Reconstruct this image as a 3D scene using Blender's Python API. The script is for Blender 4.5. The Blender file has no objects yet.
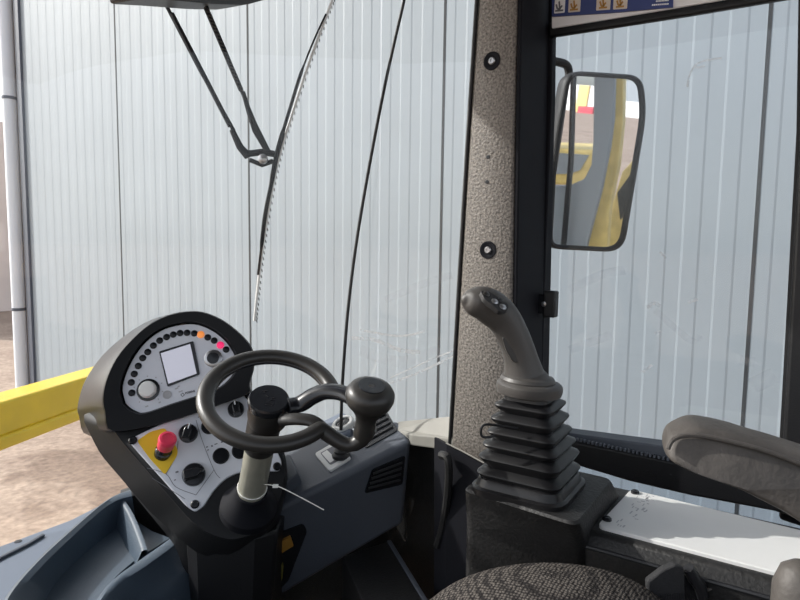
import bpy, bmesh, math, random
from mathutils import Vector as V, Matrix
random.seed(7)
sc = bpy.context.scene
COL = sc.collection
EYE = V((0, 0, 2.0))
FPX = 600.0

# ------------------------------------------------------------------ camera
# camera axes: right, down, forward; machine axes: X right, Y forward, Z up
dn_c = V((-0.0135, 0.9955, 0.0934)).normalized()
fw_c = V(((-536 - 400) / FPX, (231 - 300) / FPX, 1.0))
fw_c = (fw_c - dn_c * fw_c.dot(dn_c)).normalized()
up_c = -dn_c
rt_c = (fw_c.cross(up_c)).normalized()
# camera coords (right, down, fwd) is right handed: right x down = fwd
if rt_c.x < 0: rt_c = -rt_c
def c2w(c):
    return V((c.dot(rt_c), c.dot(fw_c), c.dot(up_c)))
CR, CD, CF = c2w(V((1, 0, 0))), c2w(V((0, 1, 0))), c2w(V((0, 0, 1)))
cam_d = bpy.data.cameras.new('camera'); cam = bpy.data.objects.new('camera', cam_d); COL.objects.link(cam)
cam_d.sensor_width = 36; cam_d.lens = 27.0; cam_d.clip_start = 0.02; cam_d.clip_end = 300
cam.matrix_world = Matrix(((CR.x, -CD.x, -CF.x, EYE.x), (CR.y, -CD.y, -CF.y, EYE.y), (CR.z, -CD.z, -CF.z, EYE.z), (0, 0, 0, 1)))
sc.camera = cam

def ray(x, y):
    return CR * ((x - 400) / FPX) + CD * ((y - 300) / FPX) + CF      # depth 1 along the axis
def at(x, y, d): return EYE + ray(x, y) * d
def onX(x, y, X): r = ray(x, y); return EYE + r * ((X - EYE.x) / r.x)
def onY(x, y, Y): r = ray(x, y); return EYE + r * ((Y - EYE.y) / r.y)
def onZ(x, y, Z): r = ray(x, y); return EYE + r * ((Z - EYE.z) / r.z)
class PL:
    def __init__(s, x, y, d, n=None, wn=None):
        s.o = at(x, y, d)
        s.n = (wn if wn is not None else (CR * n[0] + CD * n[1] + CF * n[2])).normalized()
        s.ax = (CR - s.n * CR.dot(s.n)).normalized()
        s.ay = s.n.cross(s.ax).normalized()
        if s.ay.dot(CD) > 0: s.ay = -s.ay
        s.d = d
    def p(s, x, y, off=0.0):
        r = ray(x, y); t = (s.o - EYE).dot(s.n) / r.dot(s.n)
        return EYE + r * t + s.n * off
    def pq(s, x, y, off=0.0):
        r = ray(x, y); t = ((s.o - EYE).dot(s.n) + off) / r.dot(s.n)
        return EYE + r * t
    def w(s, c, a, b, off=0.0): return c + s.ax * a + s.ay * b + s.n * off

# ------------------------------------------------------------------ materials
def mat(name, col, rough=0.5, metal=0.0, bump=0.0, bscale=80.0, var=0.0, vscale=20.0, spec=0.5, coat=0.0, col2=None, emit=None):
    m = bpy.data.materials.new(name); m.use_nodes = True
    nt = m.node_tree; b = nt.nodes['Principled BSDF']
    b.inputs['Base Color'].default_value = (*col, 1); b.inputs['Roughness'].default_value = rough
    b.inputs['Metallic'].default_value = metal; b.inputs['Specular IOR Level'].default_value = spec
    b.inputs['Coat Weight'].default_value = coat
    tc = nt.nodes.new('ShaderNodeTexCoord')
    if var > 0 or col2:
        n = nt.nodes.new('ShaderNodeTexNoise'); n.inputs['Scale'].default_value = vscale; n.inputs['Detail'].default_value = 6
        nt.links.new(tc.outputs['Object'], n.inputs['Vector'])
        r = nt.nodes.new('ShaderNodeValToRGB')
        c2 = col2 if col2 else tuple(min(1, c * (1 + var)) for c in col)
        c1 = col if col2 else tuple(c * (1 - var) for c in col)
        r.color_ramp.elements[0].position = 0.35; r.color_ramp.elements[1].position = 0.65
        r.color_ramp.elements[0].color = (*c1, 1); r.color_ramp.elements[1].color = (*c2, 1)
        nt.links.new(n.outputs['Fac'], r.inputs['Fac']); nt.links.new(r.outputs['Color'], b.inputs['Base Color'])
    if bump > 0:
        n2 = nt.nodes.new('ShaderNodeTexNoise'); n2.inputs['Scale'].default_value = bscale; n2.inputs['Detail'].default_value = 3
        nt.links.new(tc.outputs['Object'], n2.inputs['Vector'])
        bp = nt.nodes.new('ShaderNodeBump'); bp.inputs['Strength'].default_value = bump; bp.inputs['Distance'].default_value = 0.002
        nt.links.new(n2.outputs['Fac'], bp.inputs['Height']); nt.links.new(bp.outputs['Normal'], b.inputs['Normal'])
    if emit:
        b.inputs['Emission Color'].default_value = (*emit[0], 1); b.inputs['Emission Strength'].default_value = emit[1]
    return m
def glass(name, tint, refl=1.0, dirt=0.0):
    m = bpy.data.materials.new(name); m.use_nodes = True; nt = m.node_tree
    for n in list(nt.nodes): nt.nodes.remove(n)
    out = nt.nodes.new('ShaderNodeOutputMaterial'); tr = nt.nodes.new('ShaderNodeBsdfTransparent')
    gl = nt.nodes.new('ShaderNodeBsdfGlossy'); mx = nt.nodes.new('ShaderNodeMixShader'); fr = nt.nodes.new('ShaderNodeLayerWeight')
    pw = nt.nodes.new('ShaderNodeMath'); pw.operation = 'POWER'; pw.inputs[1].default_value = 5.0
    mu = nt.nodes.new('ShaderNodeMath'); mu.operation = 'MULTIPLY_ADD'; mu.inputs[1].default_value = .9 * refl; mu.inputs[2].default_value = .028 * refl
    tr.inputs['Color'].default_value = (*tint, 1); gl.inputs['Roughness'].default_value = 0.01; fr.inputs['Blend'].default_value = .5
    nt.links.new(fr.outputs['Facing'], pw.inputs[0]); nt.links.new(pw.outputs[0], mu.inputs[0]); nt.links.new(mu.outputs[0], mx.inputs[0])
    nt.links.new(tr.outputs[0], mx.inputs[1]); nt.links.new(gl.outputs[0], mx.inputs[2])
    last = mx
    if dirt > 0:
        tc = nt.nodes.new('ShaderNodeTexCoord'); n = nt.nodes.new('ShaderNodeTexNoise'); n.inputs['Scale'].default_value = 5.0; n.inputs['Detail'].default_value = 8
        nt.links.new(tc.outputs['Object'], n.inputs['Vector'])
        r = nt.nodes.new('ShaderNodeMapRange'); r.inputs[1].default_value = 0.4; r.inputs[2].default_value = 0.8; r.inputs[4].default_value = dirt
        nt.links.new(n.outputs['Fac'], r.inputs[0])
        df = nt.nodes.new('ShaderNodeBsdfDiffuse'); df.inputs['Color'].default_value = (.75, .75, .72, 1)
        m2 = nt.nodes.new('ShaderNodeMixShader'); nt.links.new(r.outputs[0], m2.inputs[0]); nt.links.new(mx.outputs[0], m2.inputs[1]); nt.links.new(df.outputs[0], m2.inputs[2])
        last = m2
    nt.links.new(last.outputs[0], out.inputs[0])
    return m
def smear_glint_mat(name, a):
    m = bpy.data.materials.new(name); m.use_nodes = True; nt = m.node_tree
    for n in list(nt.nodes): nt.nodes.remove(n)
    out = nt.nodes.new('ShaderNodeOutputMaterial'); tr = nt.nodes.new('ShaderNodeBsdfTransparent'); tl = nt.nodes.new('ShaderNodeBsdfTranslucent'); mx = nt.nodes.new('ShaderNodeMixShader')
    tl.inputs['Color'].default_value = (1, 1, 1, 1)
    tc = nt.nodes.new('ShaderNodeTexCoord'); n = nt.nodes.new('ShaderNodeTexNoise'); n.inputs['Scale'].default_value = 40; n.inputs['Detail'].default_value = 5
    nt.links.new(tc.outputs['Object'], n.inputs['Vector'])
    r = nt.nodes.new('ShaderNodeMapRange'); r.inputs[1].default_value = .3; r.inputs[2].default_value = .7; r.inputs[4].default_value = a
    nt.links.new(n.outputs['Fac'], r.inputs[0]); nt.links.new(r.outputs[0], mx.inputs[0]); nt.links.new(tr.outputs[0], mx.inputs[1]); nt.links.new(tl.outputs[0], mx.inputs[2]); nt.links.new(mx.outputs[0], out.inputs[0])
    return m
def fabric_mat():
    m = mat('seat_fabric', (.02, .019, .018), .95, spec=.1)
    nt = m.node_tree; b = nt.nodes['Principled BSDF']
    tc = nt.nodes.new('ShaderNodeTexCoord')
    vo = nt.nodes.new('ShaderNodeTexVoronoi'); vo.inputs['Scale'].default_value = 210; vo.inputs['Randomness'].default_value = .35
    nt.links.new(tc.outputs['Object'], vo.inputs['Vector'])
    r = nt.nodes.new('ShaderNodeValToRGB'); r.color_ramp.elements[0].position = .25; r.color_ramp.elements[1].position = .6
    r.color_ramp.elements[0].color = (.12, .107, .096, 1); r.color_ramp.elements[1].color = (.022, .02, .02, 1)
    nt.links.new(vo.outputs['Distance'], r.inputs['Fac']); nt.links.new(r.outputs['Color'], b.inputs['Base Color'])
    bp = nt.nodes.new('ShaderNodeBump'); bp.invert = True; bp.inputs['Strength'].default_value = .8; bp.inputs['Distance'].default_value = .003
    nt.links.new(vo.outputs['Distance'], bp.inputs['Height']); nt.links.new(bp.outputs['Normal'], b.inputs['Normal'])
    return m
def ground_mat():
    m = mat('dirt', (.4, .3, .24), .95, bump=.6, bscale=6)
    nt = m.node_tree; b = nt.nodes['Principled BSDF']; tc = nt.nodes.new('ShaderNodeTexCoord')
    n = nt.nodes.new('ShaderNodeTexNoise'); n.inputs['Scale'].default_value = .75; n.inputs['Detail'].default_value = 9; n.inputs['Roughness'].default_value = .62
    nt.links.new(tc.outputs['Object'], n.inputs['Vector'])
    r = nt.nodes.new('ShaderNodeValToRGB'); e = r.color_ramp.elements
    e[0].position = .30; e[0].color = (.30, .21, .17, 1); e[1].position = .62; e[1].color = (.47, .36, .285, 1)
    x = e.new(.42); x.color = (.36, .265, .21, 1)
    n2 = nt.nodes.new('ShaderNodeTexNoise'); n2.inputs['Scale'].default_value = 24; n2.inputs['Detail'].default_value = 6
    nt.links.new(tc.outputs['Object'], n2.inputs['Vector'])
    mx = nt.nodes.new('ShaderNodeMix'); mx.data_type = 'RGBA'; mx.blend_type = 'OVERLAY'; mx.inputs['Factor'].default_value = .55
    nt.links.new(n.outputs['Fac'], r.inputs['Fac']); nt.links.new(r.outputs['Color'], mx.inputs[6]); nt.links.new(n2.outputs['Fac'], mx.inputs[7])
    c = onZ(100, 472, .34)
    vm = nt.nodes.new('ShaderNodeVectorMath'); vm.operation = 'SUBTRACT'; vm.inputs[1].default_value = (c.x, c.y, 0)
    vs = nt.nodes.new('ShaderNodeVectorMath'); vs.operation = 'MULTIPLY'; vs.inputs[1].default_value = (.9, .62, 0)
    ln = nt.nodes.new('ShaderNodeVectorMath'); ln.operation = 'LENGTH'
    nt.links.new(tc.outputs['Object'], vm.inputs[0]); nt.links.new(vm.outputs[0], vs.inputs[0]); nt.links.new(vs.outputs[0], ln.inputs[0])
    n3 = nt.nodes.new('ShaderNodeTexNoise'); n3.inputs['Scale'].default_value = 3.2; n3.inputs['Detail'].default_value = 7; nt.links.new(tc.outputs['Object'], n3.inputs['Vector'])
    ma = nt.nodes.new('ShaderNodeMath'); ma.operation = 'MULTIPLY_ADD'; ma.inputs[1].default_value = 1.2; nt.links.new(n3.outputs['Fac'], ma.inputs[0]); nt.links.new(ln.outputs['Value'], ma.inputs[2])
    mr = nt.nodes.new('ShaderNodeMapRange'); mr.inputs[1].default_value = .92; mr.inputs[2].default_value = 1.12; mr.inputs[3].default_value = .75; mr.inputs[4].default_value = 0
    nt.links.new(ma.outputs[0], mr.inputs[0])
    m3 = nt.nodes.new('ShaderNodeMix'); m3.data_type = 'RGBA'; m3.blend_type = 'MULTIPLY'; m3.inputs[7].default_value = (.5, .45, .42, 1)
    nt.links.new(mr.outputs[0], m3.inputs['Factor']); nt.links.new(mx.outputs[2], m3.inputs[6])
    nt.links.new(m3.outputs[2], b.inputs['Base Color'])
    return m
M = dict(
    wall=mat('wall_sheet', (.36, .41, .45), .5, var=.03, vscale=.8, spec=.3),
    joint=mat('panel_joint', (.05, .055, .06), .8),
    flash=mat('dark_flashing', (.10, .115, .15), .5),
    beige=mat('beige_render', (.52, .48, .46), .8),
    pinkwall=mat('pale_pink_render', (.88, .76, .70), .8, var=.06, vscale=2),
    pipe=mat('pipe_paint', (.84, .89, .96), .35),
    dirt=ground_mat(),
    yellow=mat('yellow_paint', (.95, .67, .03), .35, coat=.3, var=.05, vscale=9),
    liftyellow=mat('lightened_yellow_paint', (.82, .62, .22), .5, var=.15, vscale=14),  # yellow of the mirror view, colour lightened to offset shade
    black=mat('black_plastic', (.007, .0073, .009), .45, bump=.25, bscale=260),
    bezel=mat('bezel_black', (.004, .0043, .0055), .4, spec=.2),
    matte=mat('matte_black', (.006, .0065, .010), .75, spec=.2),
    gloss=mat('gloss_black', (.012, .013, .016), .22),
    rubber=mat('black_rubber', (.02, .02, .021), .55, bump=.15, bscale=300),
    rim=mat('wheel_plastic', (.030, .028, .026), .36, bump=.10, bscale=400),
    pillar=mat('grained_pillar_plastic', (.075, .067, .059), .6, bump=1.0, bscale=170, col2=(.24, .215, .19), vscale=210),
    darkpan=mat('grained_dark_plastic', (.012, .0118, .012), .55, bump=.5, bscale=190, var=.35, vscale=210),
    hood=mat('hood_plastic', (.017, .0175, .020), .34, bump=.12, bscale=300, spec=.45),
    tub=mat('console_plastic', (.016, .0165, .018), .48, bump=.15, bscale=300, spec=.22),
    silver=mat('silver_face', (.70, .72, .78), .45, var=.03, vscale=8),
    screen=mat('pale_screen', (.70, .71, .80), .25, emit=((.85, .85, 1), .22)),
    white=mat('white_plate', (.74, .74, .73), .4, var=.03, vscale=8),
    ledge=mat('pale_ledge', (.30, .29, .26), .6, var=.05, vscale=20),
    hdr=mat('off_white_liner', (.84, .84, .85), .7),
    mark=mat('grey_print', (.16, .16, .18), .6),
    fmark=mat('faint_print', (.44, .44, .46), .6),
    wmark=mat('white_print', (.85, .86, .88), .5),
    yplate=mat('yellow_plate', (.85, .55, .02), .45),
    red=mat('red_button', (.88, .06, .13), .35),
    lampred=mat('red_lamp_lens', (.85, .02, .13), .3, emit=((1, .03, .18), .6)),
    lampor=mat('orange_lamp_lens', (.9, .32, .08), .3, emit=((1, .3, .06), .5)),
    lens=mat('dark_lens', (.005, .0055, .008), .3, spec=.3),
    steel=mat('column_steel', (.46, .45, .37), .30, metal=.4, var=.12, vscale=16),
    chrome=mat('bolt_steel', (.45, .45, .46), .3, metal=.9),
    dash=mat('dash_grey_plastic', (.085, .097, .12), .5, bump=.25, bscale=240),
    tray=mat('blue_grey_plastic', (.062, .088, .12), .42, bump=.2, bscale=240),
    sill=mat('grey_sill', (.16, .19, .245), .45),
    joy=mat('joystick_plastic', (.065, .060, .056), .45, bump=.15, bscale=320),
    boot=mat('bellows_rubber', (.008, .008, .009), .36, spec=.4),
    arm=mat('armrest_vinyl', (.075, .067, .061), .58, bump=.55, bscale=130, var=.18, vscale=24),
    belt=mat('belt_webbing', (.022, .022, .024), .85, bump=.6, bscale=220),
    fabric=fabric_mat(),
    blue=mat('placard_blue', (.03, .05, .19), .5),
    tile=mat('placard_tile', (.66, .58, .50), .6),
    amber=mat('amber_plastic', (.42, .21, .035), .4),
    olive=mat('olive_plastic', (.16, .14, .03), .5),
    tie=mat('white_nylon', (.8, .8, .76), .4),
    knobw=mat('pale_knob', (.80, .80, .78), .35),
    mirror=mat('mirror_glass', (.86, .88, .90), .02, metal=1.0),
    grey=mat('grey_cab_paint', (.28, .31, .34), .45),
    redpaint=mat('red_paint', (.55, .06, .09), .5),
    whitep=mat('white_paint', (.78, .79, .80), .4),
    darkglass=mat('dark_glass', (.05, .07, .09), .1),
    roofp=mat('roof_black', (.012, .012, .014), .6),
    glass=glass('clear_glass', (.985, .992, .99), .85, .03),
    shade_tint=glass('shaded_lower_glass', (.74, .79, .84), .7, .02),  # darker tint stands in for shade on the wall behind
    tint=glass('tinted_glass', (.915, .935, .95), .85, .02),
    smear=smear_glint_mat('glass_smear_glint', .85), smear_glint2=smear_glint_mat('faint_smear_glint', .10),  # shared by side-pane smears and the painted corner-pane reflections
)

# ------------------------------------------------------------------ mesh helpers
ORG = {}
def empty(name, loc, label=None, cat=None, group=None, kind=None):
    o = bpy.data.objects.new(name, None); o.empty_display_size = .05; COL.objects.link(o); o.location = loc; ORG[o] = V(loc)
    tag(o, label, cat, group, kind); return o
def tag(o, label=None, cat=None, group=None, kind=None):
    if label: o['label'] = label
    if cat: o['category'] = cat
    if group: o['group'] = group
    if kind: o['kind'] = kind
    return o
def obj(name, bm, m, parent=None, smooth=35, bev=0.0, label=None, cat=None, group=None, kind=None, sub=0, seg=2):
    bmesh.ops.recalc_face_normals(bm, faces=bm.faces[:])
    me = bpy.data.meshes.new(name)
    if parent is None:
        xs = [v.co for v in bm.verts]
        org = V(((min(c.x for c in xs) + max(c.x for c in xs)) / 2, (min(c.y for c in xs) + max(c.y for c in xs)) / 2, min(c.z for c in xs)))
    else: org = ORG[parent]
    for v in bm.verts: v.co -= org
    bm.to_mesh(me); bm.free()
    if smooth:
        for p in me.polygons: p.use_smooth = True
        me.set_sharp_from_angle(angle=math.radians(smooth))
    if isinstance(m, str): m = M[m]
    me.materials.append(m)
    o = bpy.data.objects.new(name, me); COL.objects.link(o)
    if parent is None: o.location = org
    else: o.parent = parent
    ORG[o] = org
    if bev > 0:
        md = o.modifiers.new('bevel', 'BEVEL'); md.width = bev; md.segments = seg; md.limit_method = 'ANGLE'; md.angle_limit = math.radians(40); md.harden_normals = False
    if sub:
        md = o.modifiers.new('subdiv', 'SUBSURF'); md.levels = sub; md.render_levels = sub
    tag(o, label, cat, group, kind)
    return o
def B(): return bmesh.new()
def ring_faces(bm, r1, r2, closed=True):
    n = len(r1)
    for i in range(n if closed else n - 1):
        j = (i + 1) % n
        try: bm.faces.new((r1[i], r1[j], r2[j], r2[i]))
        except ValueError: pass
def loft(bm, rings, cap0=True, cap1=True):
    R = [[bm.verts.new(p) for p in r] for r in rings]
    for a, b in zip(R, R[1:]): ring_faces(bm, a, b)
    if cap0: bm.faces.new(R[0])
    if cap1: bm.faces.new(R[-1][::-1])
    return R
def prism(bm, pts, off):
    return loft(bm, [pts, [p + off for p in pts]])
def box(bm, c, ax, ay, az, sx, sy, sz):
    ax, ay, az = ax.normalized() * sx / 2, ay.normalized() * sy / 2, az.normalized() * sz / 2
    lo = [c - ax - ay - az, c + ax - ay - az, c + ax + ay - az, c - ax + ay - az]
    return loft(bm, [lo, [p + 2 * az for p in lo]])
EX, EY, EZ = V((1, 0, 0)), V((0, 1, 0)), V((0, 0, 1))
def abox(bm, a, b):
    c = (V(a) + V(b)) / 2; s = V(b) - V(a)
    return box(bm, c, EX, EY, EZ, abs(s.x), abs(s.y), abs(s.z))
def frame(n):
    n = n.normalized(); a = EZ if abs(n.z) < .9 else EX
    x = a.cross(n).normalized(); return x, n.cross(x)
def tube(bm, path, rad, seg=12, caps=True, flat=None):
    """round tube; rad number or list; flat=(dir, factor) squashes the section along a direction"""
    n = len(path); rings = []; px = None
    for i, p in enumerate(path):
        t = (path[min(i + 1, n - 1)] - path[max(i - 1, 0)]).normalized()
        if px is None: x, y = frame(t)
        else:
            x = (px - t * px.dot(t)).normalized(); y = t.cross(x)
        px = x
        r = rad[i] if isinstance(rad, (list, tuple)) else rad
        rg = []
        for k in range(seg):
            a = 2 * math.pi * k / seg; o = x * (r * math.cos(a)) + y * (r * math.sin(a))
            if flat: o = o - flat[0] * (o.dot(flat[0]) * (1 - flat[1]))
            rg.append(p + o)
        rings.append(rg)
    loft(bm, rings, caps, caps)
def lathe(bm, o, n, prof, seg=28, caps=True):
    """prof: list of (radius, height along n)"""
    n = n.normalized(); x, y = frame(n)
    rings = [[o + n * h + (x * math.cos(2 * math.pi * k / seg) + y * math.sin(2 * math.pi * k / seg)) * max(r, 1e-4) for k in range(seg)] for r, h in prof]
    loft(bm, rings, caps, caps)
def cr(P, k=6, closed=False):
    out = []; n = len(P)
    rng = range(n) if closed else range(n - 1)
    for i in rng:
        if closed: a, b, c, d = P[(i - 1) % n], P[i], P[(i + 1) % n], P[(i + 2) % n]
        else: a, b, c, d = P[max(i - 1, 0)], P[i], P[i + 1], P[min(i + 2, n - 1)]
        for j in range(k):
            t = j / k
            out.append(type(b)([.5 * (2 * b[q] + (c[q] - a[q]) * t + (2 * a[q] - 5 * b[q] + 4 * c[q] - d[q]) * t * t + (3 * b[q] - a[q] - 3 * c[q] + d[q]) * t ** 3) for q in range(len(b))]))
    if not closed: out.append(P[-1])
    return out
def rpoly(P, r, k=5):
    """round the corners of a 2D polygon given as tuples"""
    out = []; n = len(P)
    for i in range(n):
        a, b, c = V(P[i - 1]), V(P[i]), V(P[(i + 1) % n])
        rr = r[i] if isinstance(r, (list, tuple)) else r
        l1, l2 = (a - b).length, (c - b).length; q = min(rr, l1 * .45, l2 * .45)
        s, e = b + (a - b).normalized() * q, b + (c - b).normalized() * q
        for j in range(k + 1):
            t = j / k; p = s * (1 - t) ** 2 + b * 2 * t * (1 - t) + e * t * t
            out.append((p.x, p.y))
    return out
def resample(P, N):
    L = [0]; n = len(P)
    for i in range(n): L.append(L[-1] + (V(P[(i + 1) % n]) - V(P[i])).length)
    out = []; i = 0
    for k in range(N):
        s = L[-1] * k / N
        while L[i + 1] < s: i += 1
        t = (s - L[i]) / max(L[i + 1] - L[i], 1e-9); a, b = V(P[i]), V(P[(i + 1) % n])
        p = a.lerp(b, t); out.append((p.x, p.y))
    return out
def strip(bm, pts, w, n, th=.0008):
    """thin printed / smeared stroke lying on a surface with normal n"""
    for a, b in zip(pts, pts[1:]):
        t = (b - a); 
        if t.length < 1e-6: continue
        s = t.normalized().cross(n).normalized() * w / 2
        q = [a - s, b - s, b + s, a + s]
        prism(bm, q, n.normalized() * th)

# ================================================================== SETTING
GZ = .34
XW = None
r0 = ray(121, 240); W = 1.6
dep0 = .540 * W / .164
XW = EYE.x + r0.x * dep0
Y0 = EYE.y + r0.y * dep0                     # seam k=0, further seams at Y0 - k*W
# --- ribbed sandwich-panel wall
def wall():
    yL, yR = Y0 + W, Y0 - 5 * W              # left end, right end
    bm = B(); P = W / 11; prof = []
    k = 0; y = yL
    while y > yR - .001:
        prof += [(0.0, y), (0.0, y - P * .43), (.0016, y - P * .50), (.0016, y - P * .93)]
        y -= P
    top, bot = 6.0, GZ
    a = [bm.verts.new((XW + dx, yy, bot)) for dx, yy in prof]; b = [bm.verts.new((XW + dx, yy, top)) for dx, yy in prof]
    c = [bm.verts.new((XW + .12, yy, bot)) for dx, yy in prof]; d = [bm.verts.new((XW + .12, yy, top)) for dx, yy in prof]
    ring_faces(bm, a, b, False); ring_faces(bm, c, d, False); ring_faces(bm, b, d, False); ring_faces(bm, a, c, False)
    bm.faces.new((a[0], b[0], d[0], c[0])); bm.faces.new((a[-1], b[-1], d[-1], c[-1]))
    w = obj('wall_right', bm, 'wall', smooth=0, kind='structure', label='pale grey ribbed sheet metal building wall')
    for k in range(0, 5):
        bm = B(); yy = Y0 - k * W; abox(bm, (XW - .0015, yy - .009, GZ), (XW + .01, yy + .007, 6)); obj('panel_joint', bm, 'joint', w, smooth=0)
    return yL
yL = wall()
bm = B(); abox(bm, (XW - .025, yL - .035, GZ), (XW + .14, yL + .05, 6.0))
obj('trim_1', bm, 'flash', smooth=0, kind='structure', label='dark corner flashing of the ribbed wall')
bm = B(); abox(bm, (XW + .03, yL + .052, GZ), (XW + .13, yL + .19, 6.0))
obj('trim_2', bm, 'beige', smooth=0, kind='structure', label='beige strip behind the downpipe')
# downpipe
t = empty('drainpipe', (XW - .02, yL + .20, GZ), 'pale blue-white vertical drainpipe at the left corner of the ribbed wall', 'pipe')
bm = B(); tube(bm, [V((XW - .03, yL + .205, GZ)), V((XW - .03, yL + .205, 6))], .062, 20); obj('pipe', bm, 'pipe', t)
for z in (1.25, 3.4):
    bm = B(); tube(bm, [V((XW - .03, yL + .205, z)), V((XW - .03, yL + .205, z + .03))], .067, 20); abox(bm, (XW - .03, yL + .18, z), (XW + .04, yL + .21, z + .03)); obj('bracket', bm, 'flash', t)
# ground
bm = B(); prism(bm, [V((-200, -200, GZ - .1)), V((200, -200, GZ - .1)), V((200, 200, GZ - .1)), V((-200, 200, GZ - .1))], V((0, 0, .1)))
obj('ground', bm, 'dirt', smooth=0, kind='structure', label='sandy tan ground with a dark damp stain')
# far beige block seen past the wall's corner
bm = B(); abox(bm, (3.0, 15, GZ), (9, 18, 4.6)); obj('wall_far', bm, 'pinkwall', smooth=0, kind='structure', label='distant beige wall past the corner')

# ================================================================== CAB SHELL
XG = 1.40                                     # plane of the side glass
XP = 1.22                                     # inner face of the corner pillar
def xpl(P, X): return [onX(x, y, X) for x, y in P]
# corner pillar
def pillar():
    L = [(489, -285), (483, -60), (480, 0), (476, 60), (470, 150), (461, 300), (453, 440), (447, 520)]
    R = [(523, -285), (519, -60), (517, 0), (515, 60), (513.5, 150), (512, 300), (511, 440), (510, 520)]
    Lp, Rp = xpl(L, XP), xpl(R, XP); rings = []
    for a, b in zip(Lp, Rp):
        zt = (a.z + b.z) / 2; a = V((a.x, a.y, zt)); b = V((b.x, b.y, zt))
        e = .006
        yb = b.y
        rings.append([a + V((.012, .010, 0)), a + V((0, -.004, 0)), b + V((0, e, 0)), b + V((e * .3, e * .3, 0)), b + V((e, 0, 0)), V((1.425, yb + .004, zt)), V((1.43, yb + .03, zt)), V((1.40, a.y + .012, zt))])
    bm = B(); loft(bm, rings)
    p = obj('trim_3', bm, 'pillar', smooth=50, kind='structure', label='grained grey corner pillar between windscreen and side window')
    n = V((-1, 0, 0))
    for (x, y, r) in ((492, 61, .0165), (488, 250, .0165)):
        c = onX(x, y, XP); bm = B(); lathe(bm, c, n, [(r + .003, -.002), (r + .003, .0012), (r, .0018), (r - .002, .0010)], 24); s = obj('bolt_recess', bm, 'matte', p)
        bm = B(); lathe(bm, c, n, [(.008, .0), (.008, .002), (.006, .004), (.0035, .004), (.0033, .002)], 14); obj('bolt', bm, 'chrome', p)
    for (x, y) in ((488, 157), (487, 182)):
        c = onX(x, y, XP); bm = B(); lathe(bm, c, n, [(.0042, -.001), (.0042, .0008), (.003, .0009)], 12); obj('plug_hole', bm, 'gloss', p)
    # rear-facing jamb side, its shade painted as a black sheet
    q = [onX(x, y, XP).y for x, y in R]
    zt = onX(523, -285, XP).z; zb = onX(510, 520, XP).z
    bm = B()
    top = V((XP + .004, q[0], zt)); bot = V((XP + .004, q[-1], zb))
    prism(bm, [top + V((0, .004, 0)), bot + V((0, .004, 0)), bot + V((.222, .004, 0)), top + V((.222, .004, 0))], V((0, -.010, 0)))
    obj('shaded_jamb', bm, 'matte', p, smooth=0, bev=.003)
    # windscreen seal along the outer edge
    bm = B(); tube(bm, [V((a.x + .008, a.y + .012, a.z)) for a in Lp], .0045, 8); obj('seal', bm, 'rubber', p)
    return p
PILL = pillar()

# windscreen plan outline (X, Y), right to left
ZB, ZT = 0.95, 3.0
plan = [V((1.30, .91)), V((1.20, 1.18)), V((1.02, 1.44)), V((.75, 1.62)), V((.40, 1.70)), V((0, 1.72)), V((-.45, 1.72))]
plan = cr(plan, 6)
def pane(name, pts, mat_, zb, zt, th=.005, label=None):
    bm = B(); n = len(pts)
    nor = []
    for i in range(n):
        t = (pts[min(i + 1, n - 1)] - pts[max(i - 1, 0)]).normalized(); nor.append(V((t.y, -t.x)))
    rows = []
    for z, o in ((zb, 0), (zt, 0), (zt, 1), (zb, 1)):
        rows.append([bm.verts.new((p.x + m_.x * th * o, p.y + m_.y * th * o, z)) for p, m_ in zip(pts, nor)])
    for a, b in zip(rows, rows[1:] + rows[:1]): ring_faces(bm, a, b, False)
    bm.faces.new([r[0] for r in rows]); bm.faces.new([r[-1] for r in rows][::-1])
    return obj(name, bm, mat_, smooth=30, kind='structure', label=label)
WS = pane('window_1', plan, 'glass', ZB, ZT, label='large curved windscreen in front of the steering wheel')
cpl = [V((1.385, .63)), V((1.355, .78)), V((1.305, .905))]
CP = pane('window_2', cr(cpl, 4), 'glass', 1.15, ZT, label='narrow corner pane beside the pillar')
# black glass joint between the two panes
seam_px = [(440, -170), (418, -85), (408, -30), (404, 0), (396, 35), (386, 80), (376, 130), (365, 190), (356, 245), (349, 300), (345, 345), (342, 392), (341, 430)]
sp = []
cn = V((.34, .94, 0)).normalized()
for (x, y) in seam_px:
    r = ray(x, y); t = V((1.298, .902, 0)).dot(cn) / V((r.x, r.y, 0)).dot(cn); sp.append(EYE + r * t)
bm = B(); tube(bm, cr(sp, 4), .0042, 8); obj('trim_4', bm, 'rubber', kind='structure', label='thin black rubber joint between windscreen and corner pane')

# reflection streaks on corner pane, painted as pale translucent strips
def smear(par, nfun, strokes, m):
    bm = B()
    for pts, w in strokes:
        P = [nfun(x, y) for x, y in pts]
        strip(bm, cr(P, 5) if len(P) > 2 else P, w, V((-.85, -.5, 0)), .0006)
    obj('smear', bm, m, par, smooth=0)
def cpane(x, y):
    a, b = V((1.385, .63)), V((1.305, .905)); d_ = (b - a).normalized(); n = V((d_.y, -d_.x, 0)); r = ray(x, y)
    t = V((a.x, a.y, 0)).dot(n) / V((r.x, r.y, 0)).dot(n); return EYE + r * (t * .985)
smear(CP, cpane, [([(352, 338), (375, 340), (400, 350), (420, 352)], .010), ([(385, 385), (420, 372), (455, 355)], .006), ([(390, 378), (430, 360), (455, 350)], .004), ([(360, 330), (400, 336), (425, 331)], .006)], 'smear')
smear(CP, cpane, [([(385, 300), (420, 285), (452, 275)], .02), ([(360, 350), (400, 362), (440, 350)], .03)], 'smear_glint2')

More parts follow.
